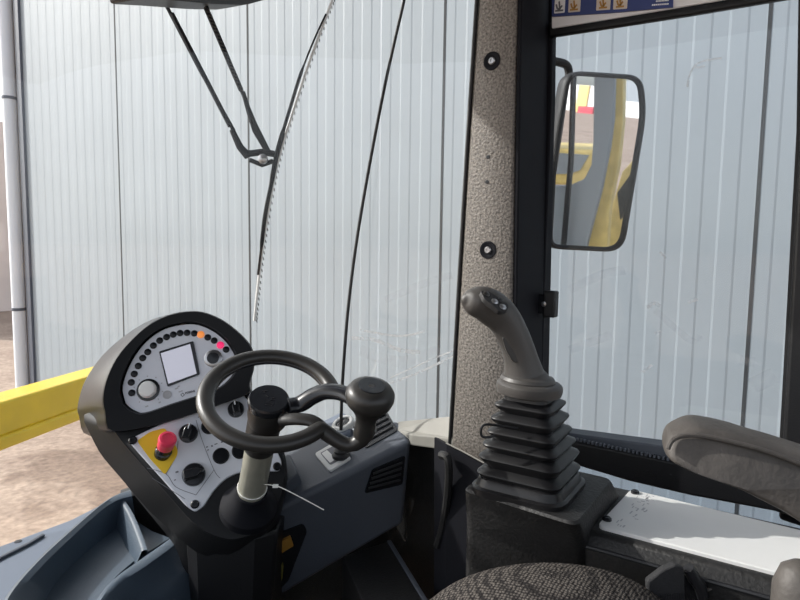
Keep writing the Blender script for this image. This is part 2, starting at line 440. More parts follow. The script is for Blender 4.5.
# side door: frame, bar, glass
def side_door():
    d = empty('door_1', onX(560, 470, XG), 'black framed side door with tall glass', None, None, 'structure')
    # upper rail
    bm = B(); prism(bm, xpl([(549, 22), (690, 2), (860, -26), (860, -14), (690, 15), (549, 37)], XG - .02), V((.015, 0, 0))); obj('top_rail', bm, 'black', d, bev=.004)
    bm = B(); prism(bm, xpl([(540, 430), (566, 433), (662, 446), (860, 474), (860, 486), (662, 458), (568, 440), (540, 436)], XG - .035), V((.05, 0, 0))); obj('upper_sill', bm, 'dash', d, bev=.004)
    bm = B(); prism(bm, xpl([(540, 437), (568, 440), (662, 459), (860, 500), (860, 541), (775, 512), (690, 496), (630, 482), (540, 455)], XG - .05), V((.06, 0, 0))); obj('middle_rail', bm, 'black', d, bev=.006)
    # ribbed rubber strip along sill
    bm = B(); a, b = onX(566, 437, XG - .052), onX(668, 459, XG - .052)
    for i in range(26):
        c = a.lerp(b, i / 25); abox(bm, c + V((-.004, -.0022, -.003)), c + V((.004, .0022, .003)))
    obj('ribbed_strip', bm, 'dash', d, smooth=0)
    # rear post
    bm = B(); prism(bm, xpl([(803, -40), (800, 130), (783, 440), (779, 520), (840, 540), (858, 130), (860, -40)], XG - .03), V((.06, 0, 0))); obj('rear_post', bm, 'black', d, bev=.006)
    bm = B(); prism(bm, xpl([(799, -40), (796.5, 130), (779.5, 440), (777, 480), (783, 480), (786, 440), (802, 130), (804, -40)], XG - .012), V((.02, 0, 0))); obj('rear_seal', bm, 'rubber', d, smooth=0)
    bm = B(); prism(bm, xpl([(541, -30), (553, -30), (551.5, 100), (544, 290), (540, 440), (532, 440), (535, 290)], XG - .01), V((.03, 0, 0))); obj('front_post', bm, 'matte', d, bev=.003)
    return d
DOOR = side_door()
bm = B(); prism(bm, xpl([(545, 10), (850, -45), (850, 500), (535, 445)], XG), V((.005, 0, 0)))
SG = obj('window_3', bm, 'tint', smooth=0, kind='structure', label='upper pane of the side door')
bm = B(); prism(bm, xpl([(540, 450), (860, 520), (860, 640), (540, 640)], XG), V((.005, 0, 0)))
obj('window_4', bm, 'shade_tint', smooth=0, kind='structure', label='lower pane of the side door')
sg = lambda x, y: onX(x, y, XG - .0012)
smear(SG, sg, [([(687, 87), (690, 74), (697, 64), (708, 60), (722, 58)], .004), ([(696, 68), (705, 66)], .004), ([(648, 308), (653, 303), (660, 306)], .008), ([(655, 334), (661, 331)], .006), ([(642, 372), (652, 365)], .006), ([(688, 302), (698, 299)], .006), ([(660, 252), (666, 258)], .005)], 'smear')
smear(SG, sg, [([(570, 350), (590, 342), (612, 335)], .02), ([(570, 290), (600, 275), (625, 270)], .02), ([(752, 386), (775, 375)], .035), ([(740, 360), (755, 362)], .02), ([(655, 310), (690, 340), (700, 335)], .014)], 'smear_glint2')

# header above the side door, roof, floor, lower side wall
bm = B(); prism(bm, xpl([(556, -300), (552, -90), (552, 28), (640, 13.5), (690, 5), (860, -24), (860, -400)], XG - .045), V((.006, 0, 0)))
obj('trim_5', bm, 'hdr', smooth=0, kind='structure', label='off-white header above the side door')
ZR = 2.66
bm = B()
roofpts = [V((1.45, -1.0)), V((1.45, .62)), V((1.33, .95)), V((1.05, 1.50)), V((.75, 1.70)), V((.3, 1.78)), V((-.5, 1.78)), V((-.5, -1.0))]
prism(bm, [V((p.x, p.y, 3.0)) for p in roofpts], V((0, 0, .10)))
ROOF = obj('ceiling', bm, 'roofp', smooth=0, kind='structure', label='black cab roof')
# lower rear and left walls of the cab (behind and left of the view)
bm = B(); abox(bm, (-.5, -1.0, .8), (1.02, -.96, 1.75)); obj('wall_rear', bm, 'darkpan', smooth=0, kind='structure', label='dark lower rear cab wall')
bm = B(); abox(bm, (-.5, -.96, .8), (-.46, 1.6, 1.45)); obj('wall_left', bm, 'darkpan', smooth=0, kind='structure', label='dark lower left cab wall')
# cab floor
bm = B(); prism(bm, [V((p.x, p.y, .80)) for p in [V((1.40, -1.0)), V((1.40, .58)), V((1.28, .90)), V((1.0, 1.42)), V((.72, 1.58)), V((-.48, 1.64)), V((-.48, -1.0))]], V((0, 0, .05)))
FL = obj('floor', bm, 'darkpan', smooth=0, kind='structure', label='dark cab floor')
# roof-edge cover above the wiper (black, only its lower edge shows)
vis = PL(185, 3, 1.86, wn=V((.1, -1, 0)))
bm = B(); prism(bm, [vis.p(*q) for q in rpoly([(140, -85), (330, -85), (300, -20), (268, -1), (246, 5), (215, 4), (170, 0), (140, -2)], 5)], V((-.02, .12, 0)))
obj('trim_6', bm, 'black', kind='structure', label='black roof edge cover at the top of the windscreen', bev=.004)

# lower front cowl: dark inner panel, pale ledge
bm = B()
A_ = [at(398, 421, 1.60), at(456, 415, 1.44), at(458, 440, 1.40), at(412, 434, 1.50), at(396, 430, 1.56)]
prism(bm, A_, V((0, 0, -.03)))
obj('trim_7', bm, 'ledge', smooth=0, kind='structure', label='pale ledge at the foot of the corner pane', bev=.004)
bm = B()
prism(bm, [at(398, 432, 1.62), at(452, 434, 1.46), at(470, 640, 1.56), at(380, 640, 1.76)], V((.03, .05, 0)))
KICK = obj('trim_8', bm, 'darkpan', smooth=0, kind='structure', label='dark lower cowl panel right of the dashboard')
bm = B(); prism(bm, [at(446.5, 443, 1.345), at(484, 463, 1.285), at(520, 480, 1.235), at(520, 640, 1.235), at(446, 640, 1.345)], V((.03, .05, 0))); obj('pillar_foot_cover', bm, 'matte', KICK, smooth=0, bev=.004)
bm = B(); tube(bm, cr([at(441, 455, 1.33), at(448, 460, 1.31), at(448, 490, 1.33), at(443, 525, 1.36), at(437, 546, 1.38)], 5), [.010] * 21, 8, flat=(CR, .9)); obj('flange', bm, 'darkpan', KICK)
bm = B(); tube(bm, [at(446, 443, 1.34), at(462, 451, 1.31), at(484, 463, 1.275)], .0014, 6); obj('edge_bead', bm, 'ledge', KICK)
# dark firewall under the dashboard
bm = B(); prism(bm, [at(120, 500, 1.66), at(262, 455, 1.70), at(420, 440, 1.74), at(480, 640, 1.80), at(120, 700, 1.70)], V((.04, .06, 0)))
obj('trim_9', bm, 'darkpan', smooth=0, kind='structure', label='dark firewall under the dashboard')
# footwell plate with light edge
bm = B(); prism(bm, [onZ(342, 556, 1.22), onZ(388, 541, 1.22), onZ(440, 625, 1.22), onZ(380, 640, 1.22)], V((0, 0, -.365)))
t = obj('footrest', bm, 'darkpan', smooth=0, bev=.004, label='dark flat footrest on the cab floor below the dashboard', cat='footrest')
bm = B(); tube(bm, [onZ(389, 541, 1.222), onZ(425, 600, 1.222), onZ(438, 622, 1.222)], .006, 8, flat=(EZ, .5)); obj('edge_strip', bm, 'dash', t, label='lighter edge strip')

# ================================================================== STEERING CONSOLE
CC = PL(185, 368, 1.42, (.14, -.30, -1.0))            # instrument cluster plane
PP = PL(190, 455, 1.36, (.20, -.46, -.86))            # control panel plane
con = empty('steering_console', at(225, 600, 1.33), 'black steering console with half-round instrument cluster and silver switch panel', 'console')
bez = [(102, 397), (107, 376), (120, 352), (145, 327), (168, 315), (190, 311), (207, 313), (226, 322), (244, 337), (253, 350), (254.5, 366), (250, 384), (249, 393), (225, 403), (165, 423), (112, 432), (104, 412)]
bck = [(78, 404), (85, 381), (102, 356), (127, 334), (152, 319.5), (180, 313.5), (203, 315), (221, 324), (237, 339), (245, 351), (247, 367), (243, 384), (242, 393), (220, 404), (150, 428), (90, 436), (79, 416)]
fac = [(124, 400), (122, 386), (129, 365), (142, 345), (160, 330.5), (180, 324.5), (198, 324.5), (216, 333), (229, 346), (236, 362), (232, 374), (220, 386), (200, 394), (172, 403), (145, 412), (134, 410), (127, 405)]
sm = lambda P, k=4: [tuple(q) for q in cr([V(p) for p in P], k, True)]
bz, bk, fc = sm(bez), sm(bck), sm(fac)
bm = B()
def grow(P, s):
    cx = sum(p[0] for p in P) / len(P); cy = sum(p[1] for p in P) / len(P)
    return [(cx + (p[0] - cx) * s, cy + (p[1] - cy) * s) for p in P]
rings = [[CC.pq(x, y, -.24) for x, y in grow(bk, .85)], [CC.pq(x, y, -.17) for x, y in grow(bk, .97)], [CC.pq(x, y, -.12) for x, y in bk],
         [CC.pq(x, y, .004) for x, y in grow(bz, 1.0)], [CC.pq(x, y, .010) for x, y in grow(bz, .985)], [CC.pq(x, y, .006) for x, y in grow(fc, 1.05)], [CC.pq(x, y, -.008) for x, y in grow(fc, 1.01)]]
loft(bm, rings, True, False)
hood = obj('hood', bm, 'hood', con, smooth=50)
hood.data.materials.append(M['bezel'])
n_ = len(bz)
for i, f in enumerate(hood.data.polygons):
    if f.index >= 3 * n_ and len(f.vertices) == 4: f.material_index = 1
bm = B(); loft(bm, [[CC.p(x, y, -.03) for x, y in fc], [CC.p(x, y, -.007) for x, y in fc]])
CL = obj('instrument_cluster', bm, 'silver', con, smooth=30)
# display
bm = B(); loft(bm, [[CC.p(x, y, o) for x, y in rpoly([(158.5, 351), (193, 340.5), (199.5, 374), (167, 386.5)], 1.5)] for o in (-.008, -.0045)]); obj('display_frame', bm, 'gloss', CL, smooth=0)
bm = B(); loft(bm, [[CC.p(x, y, o) for x, y in [(160.3, 353), (189.8, 343.6), (196.3, 373.2), (168, 383.6)]] for o in (-.008, -.0035)]); obj('screen', bm, 'screen', CL, smooth=0)
# warning lamps along the arc
dots = [(131, 392.5), (130.5, 382), (133.5, 373.5), (137.5, 365.5), (142, 357.5), (147, 351.5), (152.7, 345), (159, 340), (166, 336.5), (172.7, 334), (179.5, 332.5), (186.5, 332.2), (193.8, 332.8), (200.3, 334), (207.3, 336.8), (213.8, 340), (220, 344.6), (225.8, 349)]
for i, (x, y) in enumerate(dots):
    c = CC.p(x, y, -.007); bm = B(); big = i in (13, 16)
    r = .0088 if big else .0080
    lathe(bm, c, CC.n, [(r, 0), (r, .0016), (r * .7, .0028), (.001, .003)], 16)
    obj('indicator_lamp', bm, 'lampor' if i == 13 else 'lampred' if i == 16 else 'lens', CL, label='lit orange indicator lamp' if i == 13 else 'lit red indicator lamp' if i == 16 else None)
# knobs
c = CC.p(147.5, 389.5, -.007); bm = B(); lathe(bm, c, CC.n, [(.026, 0), (.026, .002), (.023, .003)], 28); obj('knob_ring', bm, 'gloss', CL)
bm = B(); lathe(bm, c, CC.n, [(.020, 0), (.0195, .010), (.016, .014), (.001, .015)], 24); obj('adjuster_knob', bm, 'knobw', CL, label='pale round adjuster knob')
c = CC.p(166.5, 394.3, -.0065); bm = B(); lathe(bm, c, CC.n, [(.010, 0), (.010, .0008), (.0075, .0008), (.0072, .0002)], 20); obj('small_ring', bm, 'fmark', CL)
c = CC.p(213, 358, -.007); bm = B(); lathe(bm, c, CC.n, [(.021, 0), (.021, .004), (.018, .006)], 24); obj('ignition_ring', bm, 'chrome', CL)
bm = B(); lathe(bm, c, CC.n, [(.014, 0), (.014, .009), (.001, .010)], 20); obj('ignition_lock', bm, 'gloss', CL)
# printed ticks round the knob
bm = B()
for k in range(9):
    a = math.radians(-40 + k * 35); c0 = CC.p(147.5, 389.5, -.0069)
    p0, p1 = CC.w(c0, math.cos(a) * .031, math.sin(a) * .031), CC.w(c0, math.cos(a) * .034, math.sin(a) * .034)
    strip(bm, [p0, p1], .0025, CC.n, .0004)
for (x, y, w) in ((176, 388, 3), (180, 391, 4), (178, 386, 2), (146, 406, 3), (159, 402, 2), (224, 376, 2)):
    strip(bm, [CC.p(x - w / 2, y + .6, -.0069), CC.p(x + w / 2, y - .6, -.0069)], .003, CC.n, .0004)
obj('dial_print', bm, 'fmark', CL, smooth=0)
# logo and lettering
def text(body, par, pl, x, y, ang, size, m, name, off, bold=.0):
    cu = bpy.data.curves.new(name, 'FONT'); cu.body = body; cu.size = size; cu.align_x = 'LEFT'; cu.align_y = 'CENTER'; cu.extrude = .0003; cu.offset = bold
    to = bpy.data.objects.new('tmp', cu); COL.objects.link(to)
    dg = bpy.context.evaluated_depsgraph_get(); me = bpy.data.meshes.new_from_object(to.evaluated_get(dg))
    bpy.data.objects.remove(to); bpy.data.curves.remove(cu)
    bm = B(); bm.from_mesh(me); bpy.data.meshes.remove(me)
    o = pl.p(x, y, off); a = math.radians(ang); ex = pl.ax * math.cos(a) + pl.ay * math.sin(a); ey = pl.ay * math.cos(a) - pl.ax * math.sin(a)
    for v in bm.verts: v.co = o + ex * v.co.x + ey * v.co.y + pl.n * v.co.z
    return obj(name, bm, m, par, smooth=0)
text('BOMAG', CL, CC, 184.6, 393.0, 16, .0062, 'mark', 'lettering', -.0066, .0004)
bm = B(); c = CC.p(182.0, 394.4, -.0069)
for k in range(4):
    a0, a1 = math.radians(45 + 90 * k), math.radians(135 + 90 * k)
    strip(bm, [CC.w(c, .0042 * math.cos(a0 + .8), .0042 * math.sin(a0 + .8)), CC.w(c, .0042 * math.cos(a1 + .8), .0042 * math.sin(a1 + .8))], .0015, CC.n, .0004)
obj('emblem', bm, 'mark', CL, smooth=0)

# tub below the hood
N = 72
r0p = [(108, 424), (170, 405), (250, 386), (262, 412), (284, 452), (287, 470), (281, 500), (262, 533), (232, 542), (206, 534), (190, 521), (122, 443)]
r1p = [(80, 414), (165, 398), (242, 384), (264, 415), (286, 458), (288, 478), (282, 512), (266, 548), (230, 562), (196, 553), (150, 512), (100, 454)]
r2p = [(100, 430), (170, 420), (240, 410), (262, 430), (284, 478), (286, 500), (282, 540), (272, 575), (230, 590), (186, 575), (175, 545), (130, 490)]
ra, rb, rc = [resample(rpoly(p, 9, 4), N) for p in (r0p, r1p, r2p)]
bm = B()
loft(bm, [[PP.pq(x, y, -.17) for x, y in rc], [PP.pq(x, y, -.13) for x, y in grow(rb, .985)], [PP.pq(x, y, -.07) for x, y in rb], [PP.pq(x, y, -.016) for x, y in grow(ra, 1.01)], [PP.pq(x, y, -.006) for x, y in grow(ra, .985)]])
obj('console_body', bm, 'tub', con, smooth=50)
# pedestal
bm = B()
ped = []
for (yy, xl, xr, dd) in ((530, 178, 278, 1.36), (548, 183, 276, 1.36), (580, 185, 274, 1.37), (620, 186, 272, 1.38), (760, 190, 268, 1.40)):
    l, r = at(xl, yy, dd), at(xr, yy, dd); f = V((CF.x, CF.y, 0)).normalized(); s = (r - l).normalized()
    w = (r - l).length; pts = [l + f * .02, l + s * w * .18 - f * .02, l + s * w * .40 - f * .03, l + s * w * .8 - f * .03, r, r + f * .16, l + f * .16]
    z = (l.z + r.z) / 2
    ped.append([V((p.x, p.y, z)) for p in pts])
loft(bm, ped); obj('pedestal', bm, 'black', con, smooth=25, bev=.006)

# silver control panel
pan = [(127, 440), (160, 424), (246, 395), (268, 430), (282, 462), (280, 471), (262, 471), (240, 472), (226, 478), (214, 490), (204, 506), (195, 512), (186, 506)]
pr = rpoly(pan, [4, 14, 4, 10, 4, 4, 4, 8, 8, 8, 3, 3, 4], 4)
bm = B(); loft(bm, [[PP.p(x, y, o) for x, y in pr] for o in (-.014, .0)]); SW = obj('switch_panel', bm, 'silver', con, smooth=20, bev=.003, seg=3)
for (x, y) in ((133, 440.5), (195, 504.5), (249, 396), (277, 466.5)):
    c = PP.p(x, y, 0); bm = B(); lathe(bm, c, PP.n, [(.0095, -.001), (.0095, .003), (.007, .0055), (.0035, .0055), (.003, .003)], 14); obj('screw', bm, 'gloss', SW)
# engraved lines on the panel
bm = B()
for ln in ([(147, 468), (166, 474), (176, 487), (196, 495)], [(178, 441), (176, 455), (166, 474)], [(196, 420), (202, 440), (214, 470), (220, 478)], [(152, 478), (185, 499)], [(214, 470), (196, 495)]):
    P_ = [PP.p(x, y, .0001) for x, y in ln]; strip(bm, cr(P_, 5) if len(P_) > 2 else P_, .0012, PP.n, .0004)
for (x, y, w, h) in ((177, 472, 3, 1.6), (175, 480, 2, 1), (199, 417, 2, 1), (207, 447, 2, 1.2), (212, 446, 1.5, 2), (216, 444, 3, 1), (222, 442, 2, 1.5), (229, 440, 3, 1.5), (208, 450, 2, 1), (198, 465, 3, 1), (231, 409, 2, 1), (190, 414, 1.5, 1), (236, 405, 2, 1)):
    strip(bm, [PP.p(x - w / 2, y + w * .17, .0001), PP.p(x + w / 2, y - w * .17, .0001)], h * .0022, PP.n, .0004)
obj('panel_print', bm, 'mark', SW, smooth=0)
# emergency stop
yp = rpoly([(137, 441), (150, 432), (165, 428), (178, 450), (177, 456), (165, 475), (150, 459)], [3, 4, 3, 6, 4, 3, 3], 4)
bm = B(); loft(bm, [[PP.p(x, y, o) for x, y in yp] for o in (-.002, .0015)]); obj('emergency_plate', bm, 'yplate', SW, smooth=20, label='yellow emergency stop backing plate')
eb = PP.p(163, 453, 0); ea = (CR * .42 - CD * .74 - CF * .55).normalized()
bm = B(); lathe(bm, eb, ea, [(.0185, -.004), (.0185, .008), (.016, .010), (.016, .024)], 24); obj('stop_collar', bm, 'gloss', SW)
bm = B(); lathe(bm, eb, ea, [(.014, .022), (.0172, .024), (.0180, .028), (.0175, .040), (.0192, .043), (.0196, .052), (.018, .056), (.0125, .057), (.012, .055), (.001, .055)], 32); obj('stop_button', bm, 'red', SW, label='red mushroom emergency stop button')
# rotary switches
def rotary(x, y, r, ang, pnt):
    c = PP.p(x, y, 0); bm = B(); lathe(bm, c, PP.n, [(r, -.001), (r, .010), (r * .92, .013), (r * .6, .0135)], 24); k = obj('rotary_switch', bm, 'gloss', SW)
    a = math.radians(ang); ex = PP.ax * math.cos(a) + PP.ay * math.sin(a); ey = PP.n.cross(ex)
    bm = B(); lo = [c + ex * (r * 1.1), c + ex * (r * .3) + ey * r * .5, c - ex * r * .95 + ey * r * .45, c - ex * r * .95 - ey * r * .45, c + ex * (r * .3) - ey * r * .5]
    loft(bm, [[p + PP.n * .010 for p in lo], [c + (p - c) * .82 + PP.n * .028 for p in lo]]); obj('grip', bm, 'gloss', SW, smooth=30, bev=.002)
    if pnt:
        bm = B(); strip(bm, [c + ex * r * .25 + PP.n * .0283, c + ex * r * .85 + PP.n * .0283], .0028, PP.n, .0006); obj('pointer', bm, 'wmark', SW, smooth=0)
rotary(188.5, 434, .021, 82, True)
rotary(194, 475, .025, 20, False)
rotary(236, 410, .019, 110, True)
for (x, y) in ((209.5, 426.5), (221, 456), (240, 451), (204, 430)):
    if (x, y) == (204, 430): continue
    c = PP.p(x, y, 0); bm = B(); lathe(bm, c, PP.n, [(.0185, -.001), (.0185, .003), (.0165, .004), (.016, .0025), (.001, .003)], 24); obj('push_button', bm, 'lens', SW)
# steering column and boot
HUB = at(269, 398, 1.12)
wn = (CR * .168 - CD * .825 - CF * .54).normalized()
e1 = (CR * .98 + CD * .2); e1 = (e1 - wn * e1.dot(wn)).normalized(); e2 = wn.cross(e1)
if e2.dot(CD) > 0: e2 = -e2
colo = HUB
FOOT = at(251, 494, 1.275)
cd = (FOOT - HUB).normalized(); CLN = (FOOT - HUB).length
bm = B(); lathe(bm, colo, cd, [(.029, .03), (.029, CLN + .06)], 28); obj('steering_column', bm, 'steel', con, label='bare metal steering column tube')
bm = B(); lathe(bm, colo, cd, [(.0325, .02), (.0325, CLN * .46), (.031, CLN * .48)], 28); obj('column_collar', bm, 'rim', con)
bm = B(); lathe(bm, colo, cd, [(r_, CLN + h_) for r_, h_ in ((.0295, -.012), (.033, -.010), (.0345, .000), (.039, .010), (.047, .022), (.056, .033), (.060, .037), (.061, .055))], 32, False); obj('column_boot', bm, 'matte', con, label='cone-shaped rubber boot at the foot of the column')

# ================================================================== STEERING WHEEL
RW = .118
def wp(t, r=RW, h=0.0): a = math.radians(t); return HUB + e1 * (r * math.cos(a) + .004) + e2 * (r * math.sin(a)) + wn * h
path = [wp(a, RW, .004) for a in range(24, 331, 6)]
TR = .0152
rads = [TR] * len(path)
# near end dips below the knob and comes up
KN = at(371, 392, 1.02)
near = [at(322, 430, 1.075), at(335, 439, 1.075), at(349, 445, 1.073), at(361, 440, 1.07), at(369, 427, 1.065)]
bm = B()
pth = path + near[:]
rr = rads + [.0150, .0145, .0140, .0145, .016]
pth2 = cr(pth, 2); rr2 = [rr[min(i // 2, len(rr) - 1)] for i in range(len(pth2))]
tube(bm, pth2, rr2, 18, flat=(wn, .86)); sw = obj('steering_wheel', bm, 'rim', con, smooth=60)
# grip groove rib on the inside of the rim
bm = B(); tube(bm, [wp(a, RW - .0115, -.001) for a in range(28, 331, 6)], .0050, 8); obj('rim_rib', bm, 'gloss', sw, smooth=60)
# spokes
s1 = [HUB + (at(288, 411, 1.115) - at(269, 403, 1.115)), at(300, 404, 1.13), at(313, 396, 1.13), at(326, 391.5, 1.125), at(342, 393, 1.11), at(356, 400, 1.09), at(368, 415, 1.07)]
bm = B(); tube(bm, cr(s1, 4), .0185, 14, flat=(wn, .62)); obj('spoke', bm, 'gloss', sw, smooth=60)
s2 = [at(282, 420, 1.10), at(297, 419, 1.09), at(312, 421, 1.085), at(324, 430, 1.078), at(332, 438, 1.076)]
bm = B(); tube(bm, cr(s2, 4), .0135, 14, flat=(wn, .62)); obj('spoke', bm, 'rim', sw, smooth=60)
# hub
bm = B(); lathe(bm, HUB - wn * .030, wn, [(.030, -.034), (.036, -.030), (.0385, -.010), (.037, .006), (.036, .012)], 36); obj('hub', bm, 'rim', sw)
bm = B(); lathe(bm, HUB - wn * .030, wn, [(.0365, .012), (.0385, .014), (.0385, .026), (.036, .030), (.001, .030)], 36); HC = obj('hub_cap', bm, 'gloss', sw, smooth=30)
bm = B(); c = HUB + wn * .0000
for (a, b, a2, b2) in ((-.016, .016, -.008, .018), (-.016, .011, -.010, .012), (-.014, .018, -.014, .010), (.004, .002, .010, .004), (.004, -.004, .012, -.002), (.006, .004, .004, -.006), (.000, -.014, .012, -.012), (-.002, -.019, .010, -.017), (.012, -.012, .010, -.018), (-.006, .006, -.002, .002)):
    strip(bm, [c + e1 * a + e2 * b, c + e1 * a2 + e2 * b2], .0014, wn, .0006)
obj('embossing', bm, 'hood', sw, smooth=0)
# spinner knob
kb = at(364, 432, 1.055); kt = at(374.5, 369, 1.0); kd = (kt - kb).normalized(); L = (kt - kb).length
bm = B(); lathe(bm, kb, kd, [(.018, -.008), (.0185, .0), (.0185, .012), (.018, .022), (.020, .036), (.028, .050), (.0385, .062), (.0425, .074), (.0420, .084), (.036, .093), (.027, .097), (.023, .0975)], 36); obj('spinner_knob', bm, 'rim', sw, smooth=50)
bm = B(); lathe(bm, kb, kd, [(.0235, .095), (.0232, .0985), (.019, .0990), (.001, .0970)], 28); obj('knob_cap', bm, 'gloss', sw)

# cable tie round the column
ct = colo + cd * (CLN - .022)
bm = B(); x_, y_ = frame(cd); tube(bm, [ct + (x_ * math.cos(a * .2618) + y_ * math.sin(a * .2618)) * .0302 for a in range(25)], .0013, 6)
tl = [at(262, 484, 1.235), at(274, 485.5, 1.21), at(282, 488, 1.20), at(300, 497, 1.19), at(324, 510, 1.18)]
tube(bm, cr(tl, 4), .0010, 6); box(bm, at(275.5, 486, 1.21), CR, CD, CF, .011, .006, .006)
obj('cable_tie', bm, 'tie', label='white cable tie looped round the steering column, tail sticking out', cat='cable tie')
# ================================================================== DASHBOARD
dsh = empty('dashboard', at(345, 590, 1.6), 'grey angled dashboard behind the steering wheel with dark air vents', 'dashboard')
dl, dr = at(262, 516, 1.42), at(412, 440, 1.50)            # crease between top and front face
dl = V((dl.x, dl.y, (dl.z + dr.z) / 2)) if False else dl
ux = (dr - dl).normalized()
fn = V((-ux.y, ux.x, 0)).normalized()                       # horizontal, away from the operator
if fn.dot(CF) < 0: fn = -fn
ext = dl + ux * .03
tl_, tr_ = at(255, 447, 1.62), at(398, 419, 1.60)
bl_, br_ = at(255, 612, 1.50), at(404, 524, 1.56)
def quad_plane(a, b, c): return (b - a).cross(c - a).normalized()
nt_ = quad_plane(dl, dr, tr_); nt_ = nt_ if nt_.z > 0 else -nt_
nf_ = quad_plane(dl, dr, br_); nf_ = nf_ if nf_.dot(CF) < 0 else -nf_
TP = PL(0, 0, 1, wn=nt_); TP.o = dr
FP = PL(0, 0, 1, wn=nf_); FP.o = dr
tl_ = TP.p(255, 447); bl_ = FP.p(255, 612)
bm = B()
lo = [ext, tl_ + ux * .06, tl_ + ux * .06 + V((0, 0, -.22)), bl_ + ux * .03]
md_ = [dl.lerp(dr, .5), tl_.lerp(tr_, .5), tl_.lerp(tr_, .5) + V((0, 0, -.23)), bl_.lerp(br_, .5)]
hi = [dr, tr_, tr_ + V((0, 0, -.25)), br_]
loft(bm, [lo, md_, hi]); obj('dash_body', bm, 'dash', dsh, smooth=20, bev=.014, seg=4)
# vents
def vent(pl, P, ns, name='air_vent'):
    bm = B(); loft(bm, [[pl.p(x, y, o) for x, y in rpoly(P, 3, 3)] for o in (-.01, .003)]); v = obj(name, bm, 'gloss', dsh, smooth=0)
    bm = B(); A, Bq, C_, D_ = P
    for i in range(1, ns + 1):
        t = i / (ns + 1); a = (A[0] + (D_[0] - A[0]) * t, A[1] + (D_[1] - A[1]) * t); b = (Bq[0] + (C_[0] - Bq[0]) * t, Bq[1] + (C_[1] - Bq[1]) * t)
        a2 = (a[0] + (b[0] - a[0]) * .07, a[1] + (b[1] - a[1]) * .07); b2 = (a[0] + (b[0] - a[0]) * .93, a[1] + (b[1] - a[1]) * .93)
        tube(bm, [pl.p(*a2, .004), pl.p(*b2, .004)], .0035, 6)
    obj('louvre', bm, 'black', v)
vent(TP, [(352, 426), (386, 410), (398, 431), (366, 449)], 4)
vent(FP, [(372, 469), (405, 455), (402, 484), (364, 493)], 4)
# sunlit dash top behind the wheel, painted as a raised paler pad
bm = B(); loft(bm, [[TP.p(x, y, o) for x, y in rpoly([(318, 427), (345, 414), (352, 424), (352, 436), (330, 442)], 5)] for o in (-.01, .012)]); obj('lit_top_pad', bm, 'sill', dsh, smooth=20, bev=.005)
# raised box beside the column
bm = B(); loft(bm, [[TP.p(x, y, o) for x, y in rpoly([(284, 466), (294, 462), (302, 482), (288, 494), (280, 490)], 3)] for o in (-.02, .03)]); obj('side_box', bm, 'dash', dsh, smooth=20, bev=.003)
# round socket
c = TP.p(345, 428, .012); bm = B(); lathe(bm, c, TP.n, [(.032, -.006), (.032, .006), (.028, .010), (.021, .010), (.020, .0)], 28); s_ = obj('socket_ring', bm, 'knobw', dsh, label='pale ring round a black socket')
bm = B(); lathe(bm, c, TP.n, [(.020, -.004), (.020, .006), (.001, .007)], 24); obj('socket', bm, 'gloss', dsh)
# selector lever: silver plate, black gaiter, lever
bm = B(); loft(bm, [[TP.p(x, y, o) for x, y in rpoly([(315, 455), (334, 444), (352, 459), (330, 473)], 3)] for o in (-.004, .006)]); SP = obj('selector_plate', bm, 'white', dsh, smooth=20, bev=.002, label='silver selector plate')
bm = B(); loft(bm, [[TP.p(x, y, o) for x, y in rpoly([(321, 455), (334, 448), (346, 459), (331, 467)], 2)] for o in (.004, .0068)]); obj('slot_panel', bm, 'mark', SP, smooth=0)
bm = B(); loft(bm, [[TP.p(x, y, o) for x, y in rpoly([(322.5, 455.5), (328, 452), (337, 461), (331, 465)], 1)] for o in (.005, .0074)]); obj('slot_inlay', bm, 'knobw', SP, smooth=0)
c = TP.p(342, 458, .006); bm = B(); lathe(bm, c, V((0, 0, 1)), [(.022, -.004), (.024, .004), (.018, .010), (.020, .014), (.012, .022), (.009, .024)], 24); obj('gaiter', bm, 'rubber', SP)
bm = B(); tube(bm, [c + V((0, 0, .015)), c + V((0, 0, .05))], .007, 10); obj('lever', bm, 'gloss', SP)
# dark recess with two amber pedals
RP = [(272, 535), (303, 523), (307, 530), (288, 580), (268, 600), (262, 560)]
bm = B(); loft(bm, [[FP.p(x, y, o) for x, y in rpoly(RP, 4)] for o in (-.02, .004)]); rc_ = obj('recess_panel', bm, 'gloss', dsh, smooth=0)
bm = B(); loft(bm, [[FP.p(x, y, o) for x, y in rpoly([(278, 540), (290, 534), (293, 543), (280, 551)], 1)] for o in (.0, .012)]); obj('amber_block', bm, 'amber', rc_, smooth=0, bev=.002)
bm = B(); loft(bm, [[FP.p(x, y, o) for x, y in rpoly([(270, 566), (283, 561), (282, 576), (270, 584)], 1)] for o in (.0, .012)]); obj('olive_block', bm, 'olive', rc_, smooth=0, bev=.002)

# ================================================================== RIGHT CONTROL CONSOLE
ZP = 1.555                                                  # white plate level
g = lambda x, y, z=ZP: onZ(x, y, z)
pA, pB, pC, pD = g(597, 525), g(631, 489), g(830, 537), g(830, 586)
cc = empty('control_console', V((1.05, .25, ZP - .5)), 'dark grained side console under the white plate and the joystick', 'console')
xL, xR = g(597, 525).x - .026, g(631, 489).x + .012
yE = -.35
yF = pA.y + .02
jz = ZP + .035
# body: main beam with chamfered inner edge
def beam(y0, y1, x0, x1, z, zb, name, m, ch=.02):
    bm = B(); prof = [(x0 + .006, zb), (x0, z - ch), (x0 + ch * .7, z), (x1, z), (x1, zb)]
    loft(bm, [[V((px_, y, pz)) for px_, pz in prof] for y in (y0, y1)]); return obj(name, bm, m, cc, smooth=20, bev=.007, seg=3)
beam(yE, yF + .02, xL, xR, ZP - .006, .86, 'console_beam', 'darkpan')
